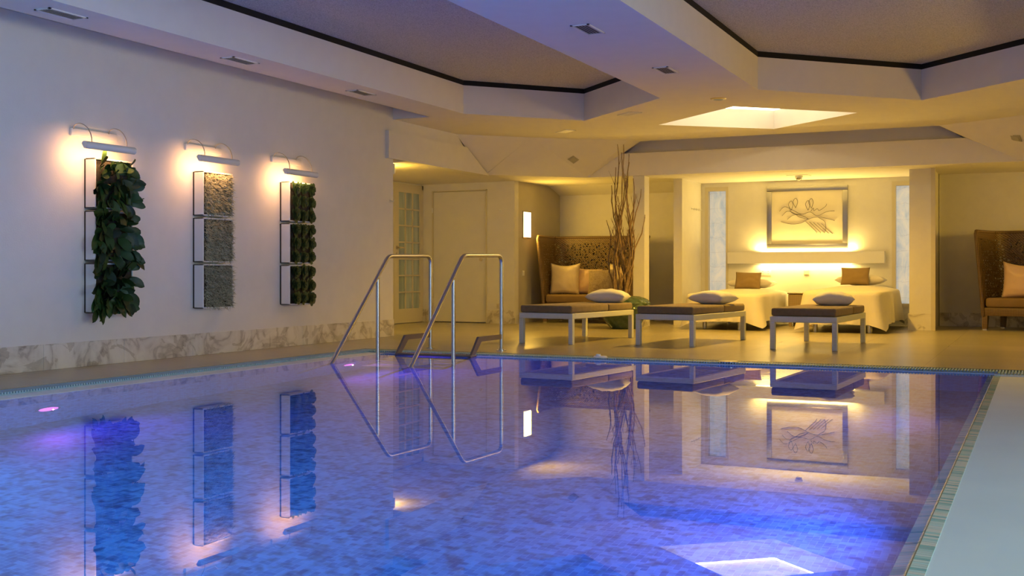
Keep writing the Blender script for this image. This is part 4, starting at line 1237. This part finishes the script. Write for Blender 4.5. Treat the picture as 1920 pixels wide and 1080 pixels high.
# ------------------------------------------------------------------ ceiling fittings
def vent(label, loc, rz, mat=None, tilt=None, L_=0.37, W_=0.155):
    t = thing('ceiling_vent', label, 'vent', loc, rz, 'ceiling vents')
    if tilt is not None: t.matrix_world = tilt
    mat = mat or M['white']
    m = MB(); b = 0.018
    m.box(-W_ / 2, W_ / 2, -L_ / 2, -L_ / 2 + b, -0.008, 0); m.box(-W_ / 2, W_ / 2, L_ / 2 - b, L_ / 2, -0.008, 0)
    m.box(-W_ / 2, -W_ / 2 + b, -L_ / 2, L_ / 2, -0.008, 0); m.box(W_ / 2 - b, W_ / 2, -L_ / 2, L_ / 2, -0.008, 0)
    part(m, 'vent_frame', mat, t)
    m = MB(); m.box(-W_ / 2 + b, W_ / 2 - b, -L_ / 2 + b, L_ / 2 - b, -0.001, -0.0005); part(m, 'backing', M['ventgrey'], t)
    m = MB(); n = 5
    for k in range(n):
        x = -W_ / 2 + b + (W_ - 2 * b) * (k + 0.5) / n
        m.prism([(x - 0.009, -0.001), (x - 0.006, -0.001), (x + 0.010, -0.010), (x + 0.006, -0.010)], 'y', -L_ / 2 + b, L_ / 2 - b)
    part(m, 'slats', mat, t)
    return t
vent('white vent in the strip over the left wall, nearest the camera', (-6.61, 6.26, ZC), 0)
vent('white vent in the strip over the left wall, above the air plant column', (-6.60, 8.33, ZC), 0)
vent('white vent in the strip over the left wall, farthest along', (-6.60, 10.36, ZC), 0)
vent('white slatted vent in the wide middle beam, nearer one', (-3.25, 8.42, ZC), 0)
vent('white slatted vent in the wide middle beam, farther one', (-3.235, 10.44, ZC), 0)
vent('angled white vent between the pointed coffer and the lit ceiling recess', (-4.52, 13.11, ZC), math.radians(46), None, None, 0.34, 0.16)
vent('angled white vent in the ceiling above the entry side of the lounge', (-5.87, 14.37, ZC), math.radians(46), None, None, 0.34, 0.16)
def slope_frame(c, a, b, cc):
    """frame with -z out of the plane a,b,cc, at centre c"""
    n = (Vector(b) - Vector(a)).cross(Vector(cc) - Vector(a)).normalized()
    if n.z > 0: n = -n
    zax = -n; xax = (Vector(b) - Vector(a)).normalized(); yax = zax.cross(xax)
    M4 = Matrix((xax, yax, zax)).transposed().to_4x4(); M4.translation = Vector(c) + n * 0.004
    return M4
def blank_plate(label, c, fr):
    t = thing('ceiling_plate', label, 'ceiling plate', c); t.matrix_world = fr
    m = MB(); m.box(-0.075, 0.075, -0.055, 0.055, -0.012, 0.004, 0.004, 1); part(m, 'plate', M['olive'], t)
    m = MB(); m.box(-0.055, 0.055, -0.038, 0.038, -0.02, -0.012, 0.003, 1); part(m, 'grille', M['olive'], t)
blank_plate('small olive grille plate on the sloping ceiling left of the branches', (-6.25, 15.594, 2.477), slope_frame((-6.25, 15.594, 2.477), (-6.6, 14.84, 2.73), (-6.2, 16.06, 2.235), (XW, 14.97, 2.235)))
blank_plate('small olive grille plate on the sloping ceiling over the right alcove', (-0.277, 15.70, 2.51), slope_frame((-0.277, 15.70, 2.51), (-0.18, 15.28, 2.73), (1.5, 14.4, 2.235), (-0.2, 16.06, 2.235)))
t = thing('ceiling_speaker', 'round recessed ceiling fitting beside the lit square recess', 'ceiling fitting', (-3.24, 12.40, ZC))
m = MB(); m.tube([(0, 0, 0), (0, 0, -0.012)], [0.09, 0.075], 28); part(m, 'ring', M['brass'], t, 30)
m = MB(); m.tube([(0, 0, -0.011), (0, 0, -0.0135)], 0.055, 24); part(m, 'grille', M['glossblack'], t, 30)
t = thing('smoke_detector', 'small dark domed detector on the ceiling above the framed picture', 'detector', (-3.23, 17.0, ZL))
m = MB(); m.box(-0.16, 0.16, -0.13, 0.13, -0.006, 0, 0.002, 1); part(m, 'ceiling_plate', M['white'], t)
m = MB(); m.tube([(0, 0, 0), (0, 0, -0.035)], 0.055, 24); part(m, 'base', M['white'], t, 40)
m = MB(); m.lathe([(0.048, -0.035), (0.046, -0.05), (0.036, -0.066), (0.018, -0.076), (0.002, -0.079)], n=24); part(m, 'dome', M['steel'], t, 60)

# small fittings on the pool edge
t = thing('edge_marker', 'small white round cap lying on the far pool grating', 'cap', (-3.78, 10.12, -0.003))
m = MB(); m.tube([(0, 0, 0), (0, 0, 0.012)], [0.07, 0.06], 24); part(m, 'disc', M['coping'], t, 40)
m = MB(); m.tube([(-0.02, 0, 0.012), (-0.02, 0, 0.03)], [0.026, 0.022], 16); part(m, 'knob', M['coping'], t, 40)
t = thing('drain_ring', 'flat steel ring set in the far pool grating, before the middle lounger', 'drain cover', (-2.54, 10.09, -0.003))
m = MB(); m.lathe([(0.07, 0), (0.085, 0.0), (0.085, 0.006), (0.07, 0.006)], n=28); part(m, 'ring', M['steel'], t, 40)
m = MB(); m.tube([(0, 0, 0), (0, 0, 0.004)], 0.068, 24); part(m, 'disc', M['grate'], t, 40)
